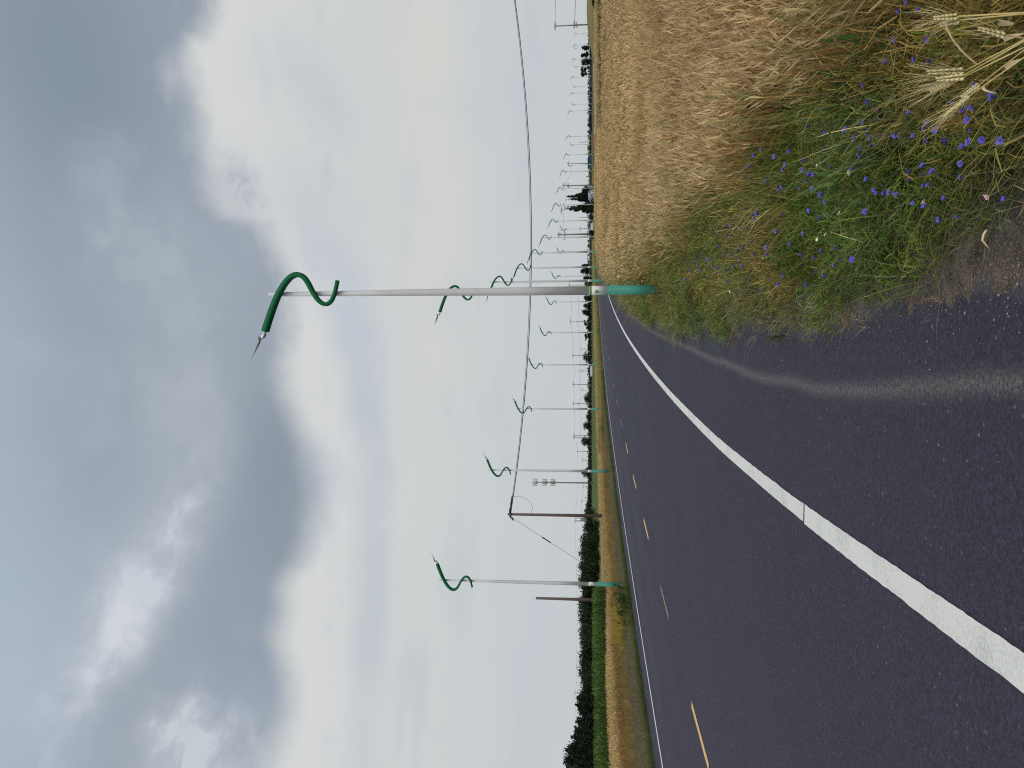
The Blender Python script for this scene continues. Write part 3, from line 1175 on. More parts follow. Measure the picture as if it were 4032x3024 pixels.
def hedge(name, rows, d, label_kind, col, n, leaf, seed, base_drop=.0):
    """rows: (picture row, top) along the hedge"""
    cs, rs = [], []
    g = random.Random(seed)
    ys_ = [r_[0] for r_ in rows]
    ts_ = [r_[1] for r_ in rows]
    yy = ys_[0]
    while yy < ys_[-1]:
        top = np.interp(yy, ys_, ts_) + g.uniform(-1, 3)
        dd = d * g.uniform(.96, 1.05)
        x = pole_at(yy, dd)
        z = g0(x, dd)
        h = max(.8, 1.6 + (2308 - top) / 2900 * dd - z)
        rx = g.uniform(.5, .9) * max(1.5, h * .5)
        cs.append((x, dd, z + h * .5))
        rs.append((rx, rx, h * .5))
        yy += rx * 1.0 / d * 2900
    V, F, C = leaf_cloud(cs, rs, n, leaf, col, .3, seed=seed)
    o = link(name, np_mesh(name, V, F, C), M_leaf)
    return tag(o, kind='stuff')


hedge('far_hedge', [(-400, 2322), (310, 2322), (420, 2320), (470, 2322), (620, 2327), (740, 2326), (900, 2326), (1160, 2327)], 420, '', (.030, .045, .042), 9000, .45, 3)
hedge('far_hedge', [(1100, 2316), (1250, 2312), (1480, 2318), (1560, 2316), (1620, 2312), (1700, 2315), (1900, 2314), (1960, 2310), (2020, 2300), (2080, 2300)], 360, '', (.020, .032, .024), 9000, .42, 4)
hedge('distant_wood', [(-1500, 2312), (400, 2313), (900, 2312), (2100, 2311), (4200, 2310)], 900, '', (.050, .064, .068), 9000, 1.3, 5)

# long tree line on the left: each tree on its own, copies of four
protos = []
for i in range(4):
    protos.append(tree((0, 0, 0), 2.9, 3.6, 'tree' if i % 2 else 'shrub', 'bushy dark green small tree in the long tree line beyond the green crop', 'small trees of the long tree line',
                       60 + i, (.026, .046, .018) if i % 2 else (.020, .036, .017), 'small_tree', 'tree', 1500, .13))
yy = 2062
g = random.Random(11)
used = 0
while yy < 2730:
    top = np.interp(yy, [2060, 2120, 2160, 2350, 2480, 2600, 2740], [2302, 2291, 2286, 2281, 2284, 2286, 2283]) + g.uniform(-3, 4)
    d = g.uniform(88, 97)
    x = pole_at(yy, d)
    z = g0(x, d) - .35
    h = 1.6 + (2308 - top) / 2900 * d - z
    sc = (h / 2.75 * g.uniform(.9, 1.2), h / 2.75, h / 2.75)
    if used < 4:
        o = protos[used]
        o.location = (x, d, z)
        o.scale = sc
    else:
        o = copy_tree(protos[g.randrange(4)], (x, d, z), g.uniform(0, 6.28), sc)
    used += 1
    yy += g.uniform(17, 30)
# near thicket at the left end
near_l = [(2750, 2272, 40), (2775, 2265, 44), (2800, 2276, 44), (2835, 2268, 52), (2870, 2258, 50), (2900, 2246, 46), (2935, 2238, 50), (2965, 2228, 50), (2992, 2222, 48), (3040, 2262, 44)]
lbn = ['stubby dark tree starting the thicket beside the faint pole', 'knobbly topped dark tree near the start of the thicket', 'low leafy tree with loose twigs in the thicket', 'dark leafy tree in the thicket middle, low topped',
       'dark leafy tree in the thicket middle, rising', 'leafy tree with outstanding twigs in the rising thicket', 'tall leafy tree before the red brick building', 'taller leafy tree right beside the red brick building', 'tallest leafy tree touching the dark roof',
       'low leafy tree in front of the red brick building']
for i, ((yc, top, w), lb) in enumerate(zip(near_l, lbn)):
    tree_px(yc, top, w * 1.35, 56 + (i % 3) * 2, 'tree', lb, (.014, .026, .016), 1800, 80 + i, leaf=.12)

# ------------------------------------------------------------------ buildings
M_blue = simple('blue_sheet_metal', (.010, .055, .11), .5, .1, .15, 1.5)
M_brick = simple('red_brick', (.13, .055, .055), .85, 0, .25, 5)
M_roof = simple('dark_roof', (.03, .03, .035), .7, 0, .2, 2)
M_greyroof = simple('grey_sheet_roof', (.33, .34, .40), .55, 0, .1, 1)
M_pale = simple('pale_plaster', (.52, .52, .57), .8, 0, .08, 1)
M_pane = simple('window_glass', (.03, .035, .045), .15, 0, .1, 1)


def house(px, d, wpx, wall_top, ridge, label, wall_m, roof_m, name='farm_building', depth=7.0, windows=2, rz=0.0, gable=False, door=True):
    x = pole_at(px, d)
    z = g0(x, d)
    w = wpx / 2900 * d
    hw = 1.6 + (2308 - wall_top) / 2900 * d - z
    hr = 1.6 + (2308 - ridge) / 2900 * d - z
    root = empty(name, (x, d + depth / 2, z), label, 'building', None, rz)
    m = MB()
    a, b = w / 2, depth / 2
    v = [(-a, -b, -.2), (a, -b, -.2), (a, b, -.2), (-a, b, -.2), (-a, -b, hw), (a, -b, hw), (a, b, hw), (-a, b, hw)]
    f = [(0, 1, 5, 4), (1, 2, 6, 5), (2, 3, 7, 6), (3, 0, 4, 7)]
    if gable:
        v += [(0, -b, hr), (0, b, hr)]
        f += [(4, 5, 8), (6, 7, 9)]
    else:
        v += [(-a, 0, hr), (a, 0, hr)]
        f += [(5, 6, 9), (7, 4, 8)]
    m.add(v, f)
    m.build('wall', wall_m, root)
    m = MB()
    e, t = .3, .12
    if gable:
        for s in (-1, 1):
            k_ = (hr - hw) / a
            m.add([(0, -b - e, hr + .02), (0, b + e, hr + .02), (s * (a + e), b + e, hw - k_ * e), (s * (a + e), -b - e, hw - k_ * e),
                   (0, -b - e, hr + t), (0, b + e, hr + t), (s * (a + e), b + e, hw - k_ * e + t), (s * (a + e), -b - e, hw - k_ * e + t)],
                  [(0, 1, 2, 3), (7, 6, 5, 4), (0, 3, 7, 4), (1, 5, 6, 2), (2, 6, 7, 3)])
    else:
        for s in (-1, 1):
            k_ = (hr - hw) / b
            m.add([(-a - e, 0, hr + .02), (a + e, 0, hr + .02), (a + e, s * (b + e), hw - k_ * e), (-a - e, s * (b + e), hw - k_ * e),
                   (-a - e, 0, hr + t), (a + e, 0, hr + t), (a + e, s * (b + e), hw - k_ * e + t), (-a - e, s * (b + e), hw - k_ * e + t)],
                  [(0, 1, 2, 3), (7, 6, 5, 4), (0, 3, 7, 4), (1, 5, 6, 2), (2, 6, 7, 3)])
    m.build('roof', roof_m, root)
    for i in range(windows):
        m = MB()
        xx = -a + w * (i + .8) / (windows + .8)
        m.box((xx, -b - .02, hw * .55), (w * .13, .06, hw * .3))
        m.build('window', M_pane, root)
    if door:
        m = MB()
        m.box((a * .72, -b - .025, hw * .36), (w * .14, .05, hw * .72))
        m.build('door', roof_m, root)
    return root


house(635, 250, 26, 2317, 2315, 'dark blue metal barn with flat low roof behind the wheat', M_blue, M_blue, 'barn', 6, 0)
house(896, 175, 40, 2336, 2327, 'long low grey roofed farm shed with pale front just beyond the wheat', M_pale, M_greyroof, 'farm_building', 7, 3)
house(762, 168, 22, 2326, 2318, 'grey gabled house among the twin conifers', M_pale, M_greyroof, 'house', 6, 2, gable=True)
house(803, 200, 12, 2314, 2304, 'narrow pale gabled house showing between the two conifer groups', M_pale, M_pale, 'house', 6, 1, gable=True)
house(739, 230, 16, 2318, 2311, 'small grey house right of the twin conifers by a utility pole', M_pale, M_greyroof, 'house', 6, 1)
house(1461, 330, 36, 2333, 2325, 'long grey shed at the foot of the left trees', M_greyroof, M_greyroof, 'farm_building', 8, 2)
house(3336, 62, 374, 2232, 2222, 'red brick building with dark roof at the left edge of the view', M_brick, M_roof, 'brick_house', 6, 2, rz=0)

# ------------------------------------------------------------------ scattering of plant templates


def ribbon(p0, d, h, w, bend, segs, yaw, taper=1.0, curl=1.6):
    """one blade: base p0, leaning towards azimuth d by bend, width w; returns pts pairs"""
    out_ = []
    for i in range(segs + 1):
        t = i / segs
        r_ = bend * h * t ** curl
        z = h * (t - .35 * abs(bend) * t * t)
        ww = w * .5 * (1 - taper * t ** 1.5) + w * .04
        c = (p0[0] + r_ * math.cos(d), p0[1] + r_ * math.sin(d), p0[2] + z)
        out_.append((c, ww))
    v = []
    sx, sy = math.cos(yaw), math.sin(yaw)
    for c, ww in out_:
        v.append((c[0] - sx * ww, c[1] - sy * ww, c[2]))
        v.append((c[0] + sx * ww, c[1] + sy * ww, c[2]))
    return v, [(2 * i, 2 * i + 1, 2 * i + 3, 2 * i + 2) for i in range(segs)]


class TP:
    """a plant template: quads with per-vertex colour"""

    def __init__(s):
        s.v, s.f, s.c = [], [], []

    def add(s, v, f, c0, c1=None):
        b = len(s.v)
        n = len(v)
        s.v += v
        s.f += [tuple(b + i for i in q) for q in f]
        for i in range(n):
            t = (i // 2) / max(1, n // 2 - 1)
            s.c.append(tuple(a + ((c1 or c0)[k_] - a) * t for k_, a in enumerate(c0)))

    def arr(s):
        return np.array(s.v, np.float32), np.array(s.f, np.int64), np.array(s.c, np.float32)


def scatter(temps, x, y, z, sc, rot, tint, lean=None, zs=None):
    Vs, Fs, Cs = [], [], []
    base = 0
    n = len(x)
    which = rng.integers(0, len(temps), n)
    for k_, tp in enumerate(temps):
        v, f, c = tp
        I = np.where(which == k_)[0]
        if len(I) == 0:
            continue
        co, si = np.cos(rot[I])[:, None], np.sin(rot[I])[:, None]
        s_ = sc[I][:, None]
        sz = s_ if zs is None else zs[I][:, None]
        X = (v[None, :, 0] * co - v[None, :, 1] * si) * s_
        Y = (v[None, :, 0] * si + v[None, :, 1] * co) * s_
        Z = v[None, :, 2] * sz
        if lean is not None:
            X = X + Z * lean[I, 0][:, None]
            Y = Y + Z * lean[I, 1][:, None]
        V = np.stack([X + x[I][:, None], Y + y[I][:, None], Z + z[I][:, None]], -1).reshape(-1, 3)
        C = (c[None] * tint[I][:, None, :]).reshape(-1, 3)
        F = (f[None] + (np.arange(len(I)) * len(v))[:, None, None]).reshape(-1, f.shape[1]) + base
        base += len(V)
        Vs.append(V)
        Fs.append(F)
        Cs.append(C)
    return np.concatenate(Vs), np.concatenate(Fs), np.concatenate(Cs)


def U(a, b):
    return random.uniform(a, b)


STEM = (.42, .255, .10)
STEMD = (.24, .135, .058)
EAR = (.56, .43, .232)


def wheat_template(nst, rad, near=True, green=0.0):
    t = TP()
    gc = lambda c, k_=1: tuple(a * (1 - green) + b * green for a, b in zip(c, (.20, .24, .07)))
    for _ in range(nst):
        a = U(0, 6.28)
        q = rad * math.sqrt(random.random())
        p0 = (q * math.cos(a), q * math.sin(a), 0)
        h = U(.58, .76)
        d = U(0, 6.28)
        be = U(.0, .16)
        ya = U(0, 3.14)
        v, f = ribbon(p0, d, h, .0055 if near else .010, be, 3 if near else 2, ya, .35)
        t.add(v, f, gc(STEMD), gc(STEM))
        ex = (v[-1][0] + v[-2][0]) / 2
        ey = (v[-1][1] + v[-2][1]) / 2
        ez = v[-1][2]
        # ear, drooping along d
        L = U(.065, .095) * (1 if near else 1.15)
        dr = U(.1, .95)
        ux, uy, uz = math.cos(d) * math.sin(dr), math.sin(d) * math.sin(dr), math.cos(dr)
        w = U(.0045, .0062) * (1 if near else 1.6)
        for yy_ in (ya, ya + 1.57):
            sx, sy = math.cos(yy_), math.sin(yy_)
            vv = []
            for tt, ww in ((0, .3), (.35, 1), (.75, .8), (1, .1)):
                cx_, cy_, cz_ = ex + ux * L * tt, ey + uy * L * tt, ez + uz * L * tt
                vv += [(cx_ - sx * w * ww, cy_ - sy * w * ww, cz_), (cx_ + sx * w * ww, cy_ + sy * w * ww, cz_)]
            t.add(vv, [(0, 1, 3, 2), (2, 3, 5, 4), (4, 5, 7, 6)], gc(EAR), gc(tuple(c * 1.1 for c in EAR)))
        if near:
            for j in range(4):
                o = (ex + ux * L * (.4 + .15 * j), ey + uy * L * (.4 + .15 * j), ez + uz * L * (.4 + .15 * j))
                e = (o[0] + ux * .05 + U(-.022, .022), o[1] + uy * .05 + U(-.022, .022), o[2] + uz * .05 + U(-.01, .02))
                t.add([(o[0] - .0008, o[1], o[2]), (o[0] + .0008, o[1], o[2]), (e[0] - .0006, e[1], e[2]), (e[0] + .0006, e[1], e[2])], [(0, 1, 3, 2)], gc((.6, .44, .25)))
        if random.random() < .8:
            zz = U(.15, .5)
            v, f = ribbon((p0[0], p0[1], zz), U(0, 6.28), U(.12, .22), .007 if near else .014, U(.6, 1.6), 2, U(0, 3.14))
            t.add(v, f, gc((.36, .23, .10)), gc((.46, .32, .16)))
    return t.arr()


wheat_near = [wheat_template(3, .05) for _ in range(8)]
wheat_green = [wheat_template(3, .05, True, .6) for _ in range(6)]
wheat_mid = [wheat_template(6, .16, False) for _ in range(8)]
wheat_greenm = [wheat_template(6, .16, False, .55) for _ in range(5)]


def wheat_edge(y):
    """offset from the white line where the wheat begins"""
    return np.interp(y, [-5, 2, 4, 8, 16, 24, 36, 60, 120], [2.3, 2.35, 2.4, 2.45, 2.55, 2.4, 2.0, 1.9, 1.9]) + (vnoise(y, y * 0, 1.3, 12) - .5) * .5 + (vnoise(y, y * 0, .4, 13) - .5) * .25


def rand_in(y0, y1, xmax, dens, o0=None):
    A = (y1 - y0) * (xmax + 4)
    n = int(A * dens)
    y = rng.uniform(y0, y1, n)
    x = rng.uniform(-4, xmax, n)
    return x, y


def wheat_tint(x, y, n):
    big = vnoise(x, y, 7, 21)
    mid = vnoise(x, y, 1.6, 22)
    sm = vnoise(x, y, .45, 23)
    b = .78 + .26 * mid + .22 * (sm - .5) + .18 * (big - .5)
    jit = rng.normal(1, .13, n)
    T_ = np.stack([b * jit, b * jit * (1 + .05 * (big - .5)), b * jit * (1 + .12 * (mid - .5))], 1)
    row = np.exp(-((off_of(x, y) - 12.5) / .5) ** 2) * .25       # a sprayer's wheel track
    return T_ * (1 - row)[:, None]


parts_V, parts_F, parts_C = [], [], []
bs = 0


def collect(V, F, C):
    global bs
    parts_V.append(V)
    parts_F.append(F + bs)
    parts_C.append(C)
    bs += len(V)


def flush(name, m, kind='stuff'):
    global bs, parts_V, parts_F, parts_C
    o = link(name, np_mesh(name, np.concatenate(parts_V), np.concatenate(parts_F), np.concatenate(parts_C)), m)
    tag(o, kind=kind)
    parts_V, parts_F, parts_C = [], [], []
    bs = 0
    return o


def sway(n, s=.12):
    return rng.normal(0, s, (n, 2))


def do_wheat(y0, y1, dens, temps, tempg, smin, smax, wide):
    x, y = rand_in(y0, y1, .62 * y1 + 2.5, dens)
    o = off_of(x, y)
    e = wheat_edge(y)
    keep = (o > e) & (x < .62 * y + 2.5)
    # sparser in the first half metre
    keep &= rng.random(len(x)) < np.clip(.45 + (o - e) * 1.3, 0, 1)
    x, y, o, e = x[keep], y[keep], o[keep], e[keep]
    gp_ = np.clip(1 - (o - e) / np.interp(y, [3, 8, 20, 40], [.25, .5, 1.0, .8]), 0, 1) * .75 * (vnoise(x, y, 1.2, 31) > .3)
    gp_ = np.maximum(gp_, (vnoise(x, y, 2.2, 33) > .86) * .35)
    isg = rng.random(len(x)) < gp_
    for msk, tm in ((~isg, temps), (isg, tempg)):
        n = msk.sum()
        if n == 0:
            continue
        xx, yy_ = x[msk], y[msk]
        dip = .82 + .3 * vnoise(xx, yy_, 1.5, 24)
        sc = rng.uniform(smin, smax, n) * dip
        z = gz(xx, yy_) - .01
        collect(*scatter(tm, xx, yy_, z, np.ones(n) * wide * rng.uniform(.85, 1.15, n), rng.uniform(0, 6.28, n), wheat_tint(xx, yy_, n), sway(n, .05), sc))


do_wheat(1.2, 7, 270, wheat_near, wheat_green, .86, 1.14, 1.0)
do_wheat(7, 14, 150, wheat_near, wheat_green, .88, 1.12, 1.1)
do_wheat(14, 30, 42, wheat_mid, wheat_greenm, .9, 1.1, 1.15)
do_wheat(30, 85, 15, wheat_mid, wheat_greenm, .92, 1.1, 1.7)
flush('wheat_field', M_straw)


# a bumpy under-canopy so that no bare soil shows through the crop far away
def undercanopy():
    xs_ = np.concatenate([np.arange(0, 62, .55)])
    ys_ = np.arange(9, 86, .55)
    X, Y = np.meshgrid(xs_, ys_)
    Z = gz(X, Y) + .40 + .13 * (vnoise(X, Y, .8, 41) - .5) + .1 * (vnoise(X, Y, 3, 42) - .5)
    o = off_of(X, Y)
    V = np.stack([X, Y, Z], -1).reshape(-1, 3)
    n, k_ = X.shape
    idx = np.arange(n * k_).reshape(n, k_)
    F = np.stack([idx[:-1, :-1], idx[:-1, 1:], idx[1:, 1:], idx[1:, :-1]], -1).reshape(-1, 4)
    keep = ((o > wheat_edge(Y) + .9) & (X < .62 * Y + 3)).ravel()
    F = F[keep[F].all(1)]
    t = .75 + .4 * vnoise(X, Y, .5, 43).ravel()
    C = np.array((.34, .235, .12))[None] * t[:, None]
    return tag(link('wheat_undergrowth', np_mesh('wheat_undergrowth', V, F, C, smooth=True), M_straw), kind='stuff')


undercanopy()


# ---- weeds, grasses of the right verge
def feathery(seed, col0, col1, n=50, rad=.13, h=.34):
    random.seed(seed)
    t = TP()
    for _ in range(n):
        a = U(0, 6.28)
        q = rad * math.sqrt(random.random())
        z = h * random.random() ** .8 * (1 - .5 * (q / rad) ** 2)
        m_ = U(.7, 1.25)
        c0 = tuple(c * m_ for c in col0)
        c1 = tuple(c * m_ for c in col1)
        v, f = ribbon((q * math.cos(a), q * math.sin(a), z), U(0, 6.28), U(.035, .085), U(.0035, .0075), U(.2, 1.6), 2, U(0, 3.14), .7)
        t.add(v, f, c0, c1)
    for _ in range(3):
        v, f = ribbon((U(-.06, .06), U(-.06, .06), 0), U(0, 6.28), h * U(.6, 1.0), .003, U(.1, .9), 2, U(0, 3.14), .4)
        t.add(v, f, tuple(c * .8 for c in col0), col1)
    return t.arr()


def grass_tuft(seed, col0, col1, n=14, rad=.06, h=.35, w=.0045, bend=(.1, .9)):
    random.seed(seed)
    t = TP()
    for _ in range(n):
        a = U(0, 6.28)
        q = rad * math.sqrt(random.random())
        m_ = U(.75, 1.25)
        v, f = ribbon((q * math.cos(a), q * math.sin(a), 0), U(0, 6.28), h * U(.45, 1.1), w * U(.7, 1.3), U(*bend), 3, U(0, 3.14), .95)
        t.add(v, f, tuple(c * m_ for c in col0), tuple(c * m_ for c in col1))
    return t.arr()


def leafy_weed(seed, col, n=14, h=.3):
    random.seed(seed)
    t = TP()
    for _ in range(n):
        z = h * U(.1, 1)
        m_ = U(.75, 1.25)
        v, f = ribbon((U(-.03, .03), U(-.03, .03), z), U(0, 6.28), U(.05, .1), U(.012, .022), U(.8, 1.8), 2, U(0, 3.14), .9)
        t.add(v, f, tuple(c * m_ for c in col), tuple(c * m_ * 1.1 for c in col))
    v, f = ribbon((0, 0, 0), 0, h, .005, .1, 2, 1.0, .3)
    t.add(v, f, col, col)
    return t.arr()


G1, G1b = (.090, .135, .020), (.195, .255, .045)
OL, OLb = (.175, .148, .040), (.34, .28, .085)
BG, BGb = (.095, .130, .055), (.21, .25, .115)
TN, TNb = (.29, .22, .105), (.56, .44, .225)
feath_g = [feathery(100 + i, G1, G1b) for i in range(6)]
feath_o = [feathery(120 + i, OL, OLb, 48, .12, .36) for i in range(5)]
feath_b = [feathery(140 + i, BG, BGb, 46, .11, .36) for i in range(5)]
gr_g = [grass_tuft(160 + i, G1, (.15, .20, .05)) for i in range(5)]
gr_b = [grass_tuft(170 + i, BG, (.17, .21, .11), 12, .06, .42) for i in range(4)]
gr_t = [grass_tuft(180 + i, TN, TNb, 11, .07, .42, .004, (.1, 1.2)) for i in range(5)]
weed = [leafy_weed(190 + i, (.085, .14, .03)) for i in range(4)]
random.seed(99)


def verge_scatter(temps, dens_fn, y0, y1, dens, smin, smax, bri=1.0, o_lo=0.12, o_hi=.7, zk=1.0):
    """dens_fn(x, y, e) in 0..1, e = 0 at the asphalt edge .. 1 at the wheat"""
    xm = float(Rx(y1)) + 4.5
    n = int((y1 - y0) * (xm + 1.5) * dens)
    y = rng.uniform(y0, y1, n)
    x = rng.uniform(-1.5, xm, n)
    o = off_of(x, y)
    a = asph_edge(y) + np.interp(y, [2.6, 3.2, 4.6, 6, 9], [.26, .18, .02, -.02, .0]) + (o_lo - .12) + .14 * (vnoise(y, y * 0, .45, 55) - .3) + rng.normal(0, .05, n)
    b = wheat_edge(y) + np.where(y < 7, .1, o_hi)
    e = (o - a) / (b - a)
    k_ = (e > 0) & (e < 1)
    k_ &= rng.random(n) < np.clip(dens_fn(x, y, e), 0, 1)
    x, y, e = x[k_], y[k_], e[k_]
    n = len(x)
    if n == 0:
        return
    hfac = np.clip(.36 + .75 * e, 0, 1.1) * np.interp(y, [9, 12, 17, 20], [1, .62, .62, .9]) * (.75 + .5 * vnoise(x, y, .6, 56))
    sc = rng.uniform(smin, smax, n)
    b = (.62 + .76 * vnoise(x, y, .22, 57)) * bri * np.clip(rng.normal(1, .3, n), .35, 1.9)
    T_ = np.stack([b * rng.normal(1.02, .14, n), b * rng.normal(1, .05, n), b * rng.normal(.95, .14, n)], 1)
    collect(*scatter(temps, x, y, gz(x, y) - .01 + np.clip(e, 0, 1) * .06, sc, rng.uniform(0, 6.28, n), T_, sway(n, .30), sc * hfac * zk * 1.35))


P1 = lambda x, y: .6 * vnoise(x, y, 1.0, 61) + .4 * vnoise(x, y, .35, 64)
P2 = lambda x, y: .6 * vnoise(x, y, .7, 62) + .4 * vnoise(x, y, .28, 65)
P3 = lambda x, y: vnoise(x, y, 1.4, 63)
# olive patches sit mostly in the near middle, greens by the road edge and further on
f_ol = lambda x, y, e: np.clip((P1(x, y) - .36) * 4, .05, 1) * np.interp(y, [2, 3.4, 5, 8, 14], [2.2, 1.6, .75, .6, .9]) * (e > .15)
f_gr = lambda x, y, e: np.clip((.62 - P1(x, y)) * 4, .12, 1) * np.where((y < 3.6) & (e > .35), .5, 1)
f_bg = lambda x, y, e: np.clip((P2(x, y) - .4) * 4, .05, 1)
f_tan = lambda x, y, e: np.clip((P3(x, y) - .35) * 2, .06, 1) * np.clip(.25 + e * 1.2, 0, 1)
for y0, y1, k_, s in ((1.6, 6, 1.0, 1.0), (6, 11, .62, 1.15), (11, 24, .30, 1.5)):
    verge_scatter(feath_g, f_gr, y0, y1, 85 * k_, .8 * s, 1.25 * s)
    verge_scatter(feath_o, f_ol, y0, y1, 125 * k_, .8 * s, 1.25 * s)
    verge_scatter(feath_b, f_bg, y0, y1, 50 * k_, .8 * s, 1.25 * s)
    verge_scatter(weed, f_gr, y0, y1, 30 * k_, .7 * s, 1.3 * s)
flush('verge_weeds', M_leaf)
for y0, y1, k_, s in ((1.6, 6, 1.0, 1.0), (6, 11, .62, 1.15), (11, 24, .30, 1.5), (24, 60, .12, 2.2)):
    verge_scatter(gr_g, f_gr, y0, y1, 55 * k_, .7 * s, 1.3 * s)
    verge_scatter(gr_b, f_bg, y0, y1, 45 * k_, .7 * s, 1.3 * s)
    verge_scatter(gr_t, f_tan, y0, y1, 70 * k_, .6 * s, 1.25 * s, .95)
    verge_scatter(gr_t, lambda x, y, e: (e < .14) * .8, y0, y1, 45 * k_, .3 * s, .6 * s, .8, .0, .7)
    verge_scatter(gr_t, lambda x, y, e: (e < .2) * .8, y0, y1, 60 * k_, .10 * s, .28 * s, .6, -.12, .7)
straws = []
for i in range(8):
    random.seed(500 + i)
    t = TP()
    v, f = ribbon((0, 0, 0), U(0, 6.28), U(.4, .7), U(.004, .007), U(.2, 1.3), 4, U(0, 3.14), .6, 1.3)
    t.add(v, f, (.42, .32, .14), (.62, .50, .26))
    if i % 2:
        v, f = ribbon((v[4][0], v[4][1], v[4][2]), U(0, 6.28), U(.15, .3), .006, U(.8, 2.0), 3, U(0, 3.14), .9, 1.2)
        t.add(v, f, (.46, .36, .17), (.64, .52, .30))
    straws.append(t.arr())
random.seed(98)
verge_scatter(straws, lambda x, y, e: np.clip(e * 1.4, .1, 1), 2.7, 7, 26, .35, .7, 1.0, zk=1.25)
verge_scatter(straws, lambda x, y, e: np.clip(e * 1.4, .1, 1), 7, 16, 9, .5, .95, 1.0, zk=1.25)
bx, by = rng.normal(1.865, .16, 60), rng.normal(14.6, .14, 60)  # extra tufts at the nearest pole's foot, tinted dark for its contact shade
collect(*scatter(gr_g + gr_b, bx, by, gz(bx, by), rng.uniform(.5, 1.1, 60), rng.uniform(0, 6.28, 60), np.ones((60, 3)) * rng.uniform(.45, .9, (60, 1)), sway(60)))
verge_scatter(gr_t, lambda x, y, e: np.ones_like(x), 18, 75, 6, 1.2, 2.2, .95)
flush('verge_grass', M_leaf)

# ---- left verge, gold strip, green crop
def left_scatter(temps, o0, o1, y0, y1, n, smin, smax, base=(1, 1, 1), var=.25, dens=None, zk=1.0):
    y = y0 + (y1 - y0) * rng.random(n) ** 1.5
    o = rng.uniform(o0, o1, n)
    x, yy_ = at_off(y, o)
    k_ = (np.abs(x) < .75 * yy_ + 4)
    if dens is not None:
        k_ &= rng.random(n) < dens(x, yy_, o)
    x, yy_ = x[k_], yy_[k_]
    n = len(x)
    b = (1 - var / 2 + var * vnoise(x, yy_, 1.7, 71)) * rng.normal(1, .1, n)
    T_ = b[:, None] * np.array(base)[None] * np.stack([rng.normal(1, .07, n), np.ones(n), np.ones(n)], 1)
    sc = rng.uniform(smin, smax, n)
    collect(*scatter(temps, x, yy_, gz(x, yy_) - .02, sc, rng.uniform(0, 6.28, n), T_, sway(n, .14), sc * zk))


left_scatter(gr_g, -9.3, -8.98, 10, 70, 3600, .35, .8, (.55, .58, .6))
left_scatter(gr_t, -12.3, -9.2, 10, 60, 8000, .4, .85, (.42, .46, .60))
left_scatter(gr_g, -12.0, -9.2, 10, 60, 2200, .4, .85, (.85, .75, .8))
left_scatter(gr_t, -15.5, -12.0, 12, 80, 7000, .6, 1.15, (.72, .62, .46))
left_scatter(feath_o, -15.3, -12.3, 12, 80, 2600, .7, 1.3, (.62, .58, .6))
left_scatter(gr_t, -14, -9.2, 60, 240, 6000, 1.2, 2.4, (.8, .78, .7))
left_scatter(gr_g, -13, -9.0, 60, 240, 4000, 1.2, 2.2)
flush('roadside_grass', M_leaf)
left_scatter(wheat_mid, -20.5, -14.8, 14, 38, 7000, .9, 1.25, (.84, .84, .78), .25, zk=.62)
left_scatter(wheat_mid, -24, -14.5, 36, 75, 5000, .9, 1.4, (.80, .81, .74), .25, zk=.22)
left_scatter(gr_t, -38, -14.0, 40, 130, 6000, 1.0, 2.0, (.80, .82, .72), .25, zk=.5)
left_scatter(wheat_mid, -19.5, -14.2, 75, 270, 6000, 1.4, 2.2, (.86, .86, .80), .2, zk=.35)
flush('wheat_strip', M_straw)


def maize(seed):
    random.seed(seed)
    t = TP()
    col, col2 = (.060, .110, .022), (.105, .170, .045)
    h = 1.25
    for i in range(9):
        m_ = U(.8, 1.2)
        z = h * (.1 + .75 * i / 9)
        v, f = ribbon((0, 0, z), i * 2.6 + U(-.4, .4), U(.35, .6), U(.05, .085), U(.5, 1.3), 4, i * 2.6 + 1.57 + U(-.5, .5), .95)
        t.add(v, f, tuple(c * m_ for c in col), tuple(c * m_ for c in col2))
    v, f = ribbon((0, 0, 0), 0, h, .03, .05, 2, .5, .3)
    t.add(v, f, col, col)
    return t.arr()


mz = [maize(300 + i) for i in range(6)]
random.seed(5)
n = 15000
y = rng.uniform(30, 74, n)
x = rng.uniform(-60, -10, n)
o = off_of(x, y)
azk = x / y
k_ = (o < -20.3) & (azk < -.288 + .02 * vnoise(x, y, 3, 75)) & (azk > -.8)
x, y = x[k_], y[k_]
n = len(x)
b = (.5 + .5 * vnoise(x, y, 1.2, 76)) * rng.normal(1, .18, n)
sc = rng.uniform(.8, 1.0, n)
collect(*scatter(mz, x, y, gz(x, y) - .15, sc, rng.uniform(0, 6.28, n), b[:, None] * np.ones((1, 3)), sway(n, .06)))
flush('maize_field', M_leaf)

# yellow flowering weeds and the dark green clump beside the road
yl = [grass_tuft(320 + i, (.10, .12, .03), (.40, .29, .05), 22, .12, .6, .012, (.05, .5)) for i in range(3)]
n = 40
x = rng.normal(-9.6, .4, n)
y = rng.normal(29.5, .9, n)
collect(*scatter(yl, x, y, gz(x, y), rng.uniform(.7, 1.2, n), rng.uniform(0, 6.28, n), np.ones((n, 3)) * rng.uniform(.8, 1.15, (n, 1)), sway(n)))
tag(flush('yellow_weeds', M_leaf, 'thing'), 'patch of yellow flowering weeds at the left road edge before the nearest left sculpture', 'weeds')
bushc = [leafy_weed(330 + i, (.035, .065, .015), 60, .5) for i in range(5)]
n = 60
x = rng.normal(-8.05, .25, n)
y = rng.normal(27.5, .9, n)
collect(*scatter(bushc, x, y, gz(x, y), rng.uniform(.5, 1.1, n), rng.uniform(0, 6.28, n), np.ones((n, 3)) * rng.uniform(.8, 1.15, (n, 1)), sway(n)))
tag(flush('bush', M_leaf, 'thing'), 'low dark green bush on the left road edge below the yellow weeds', 'bush')

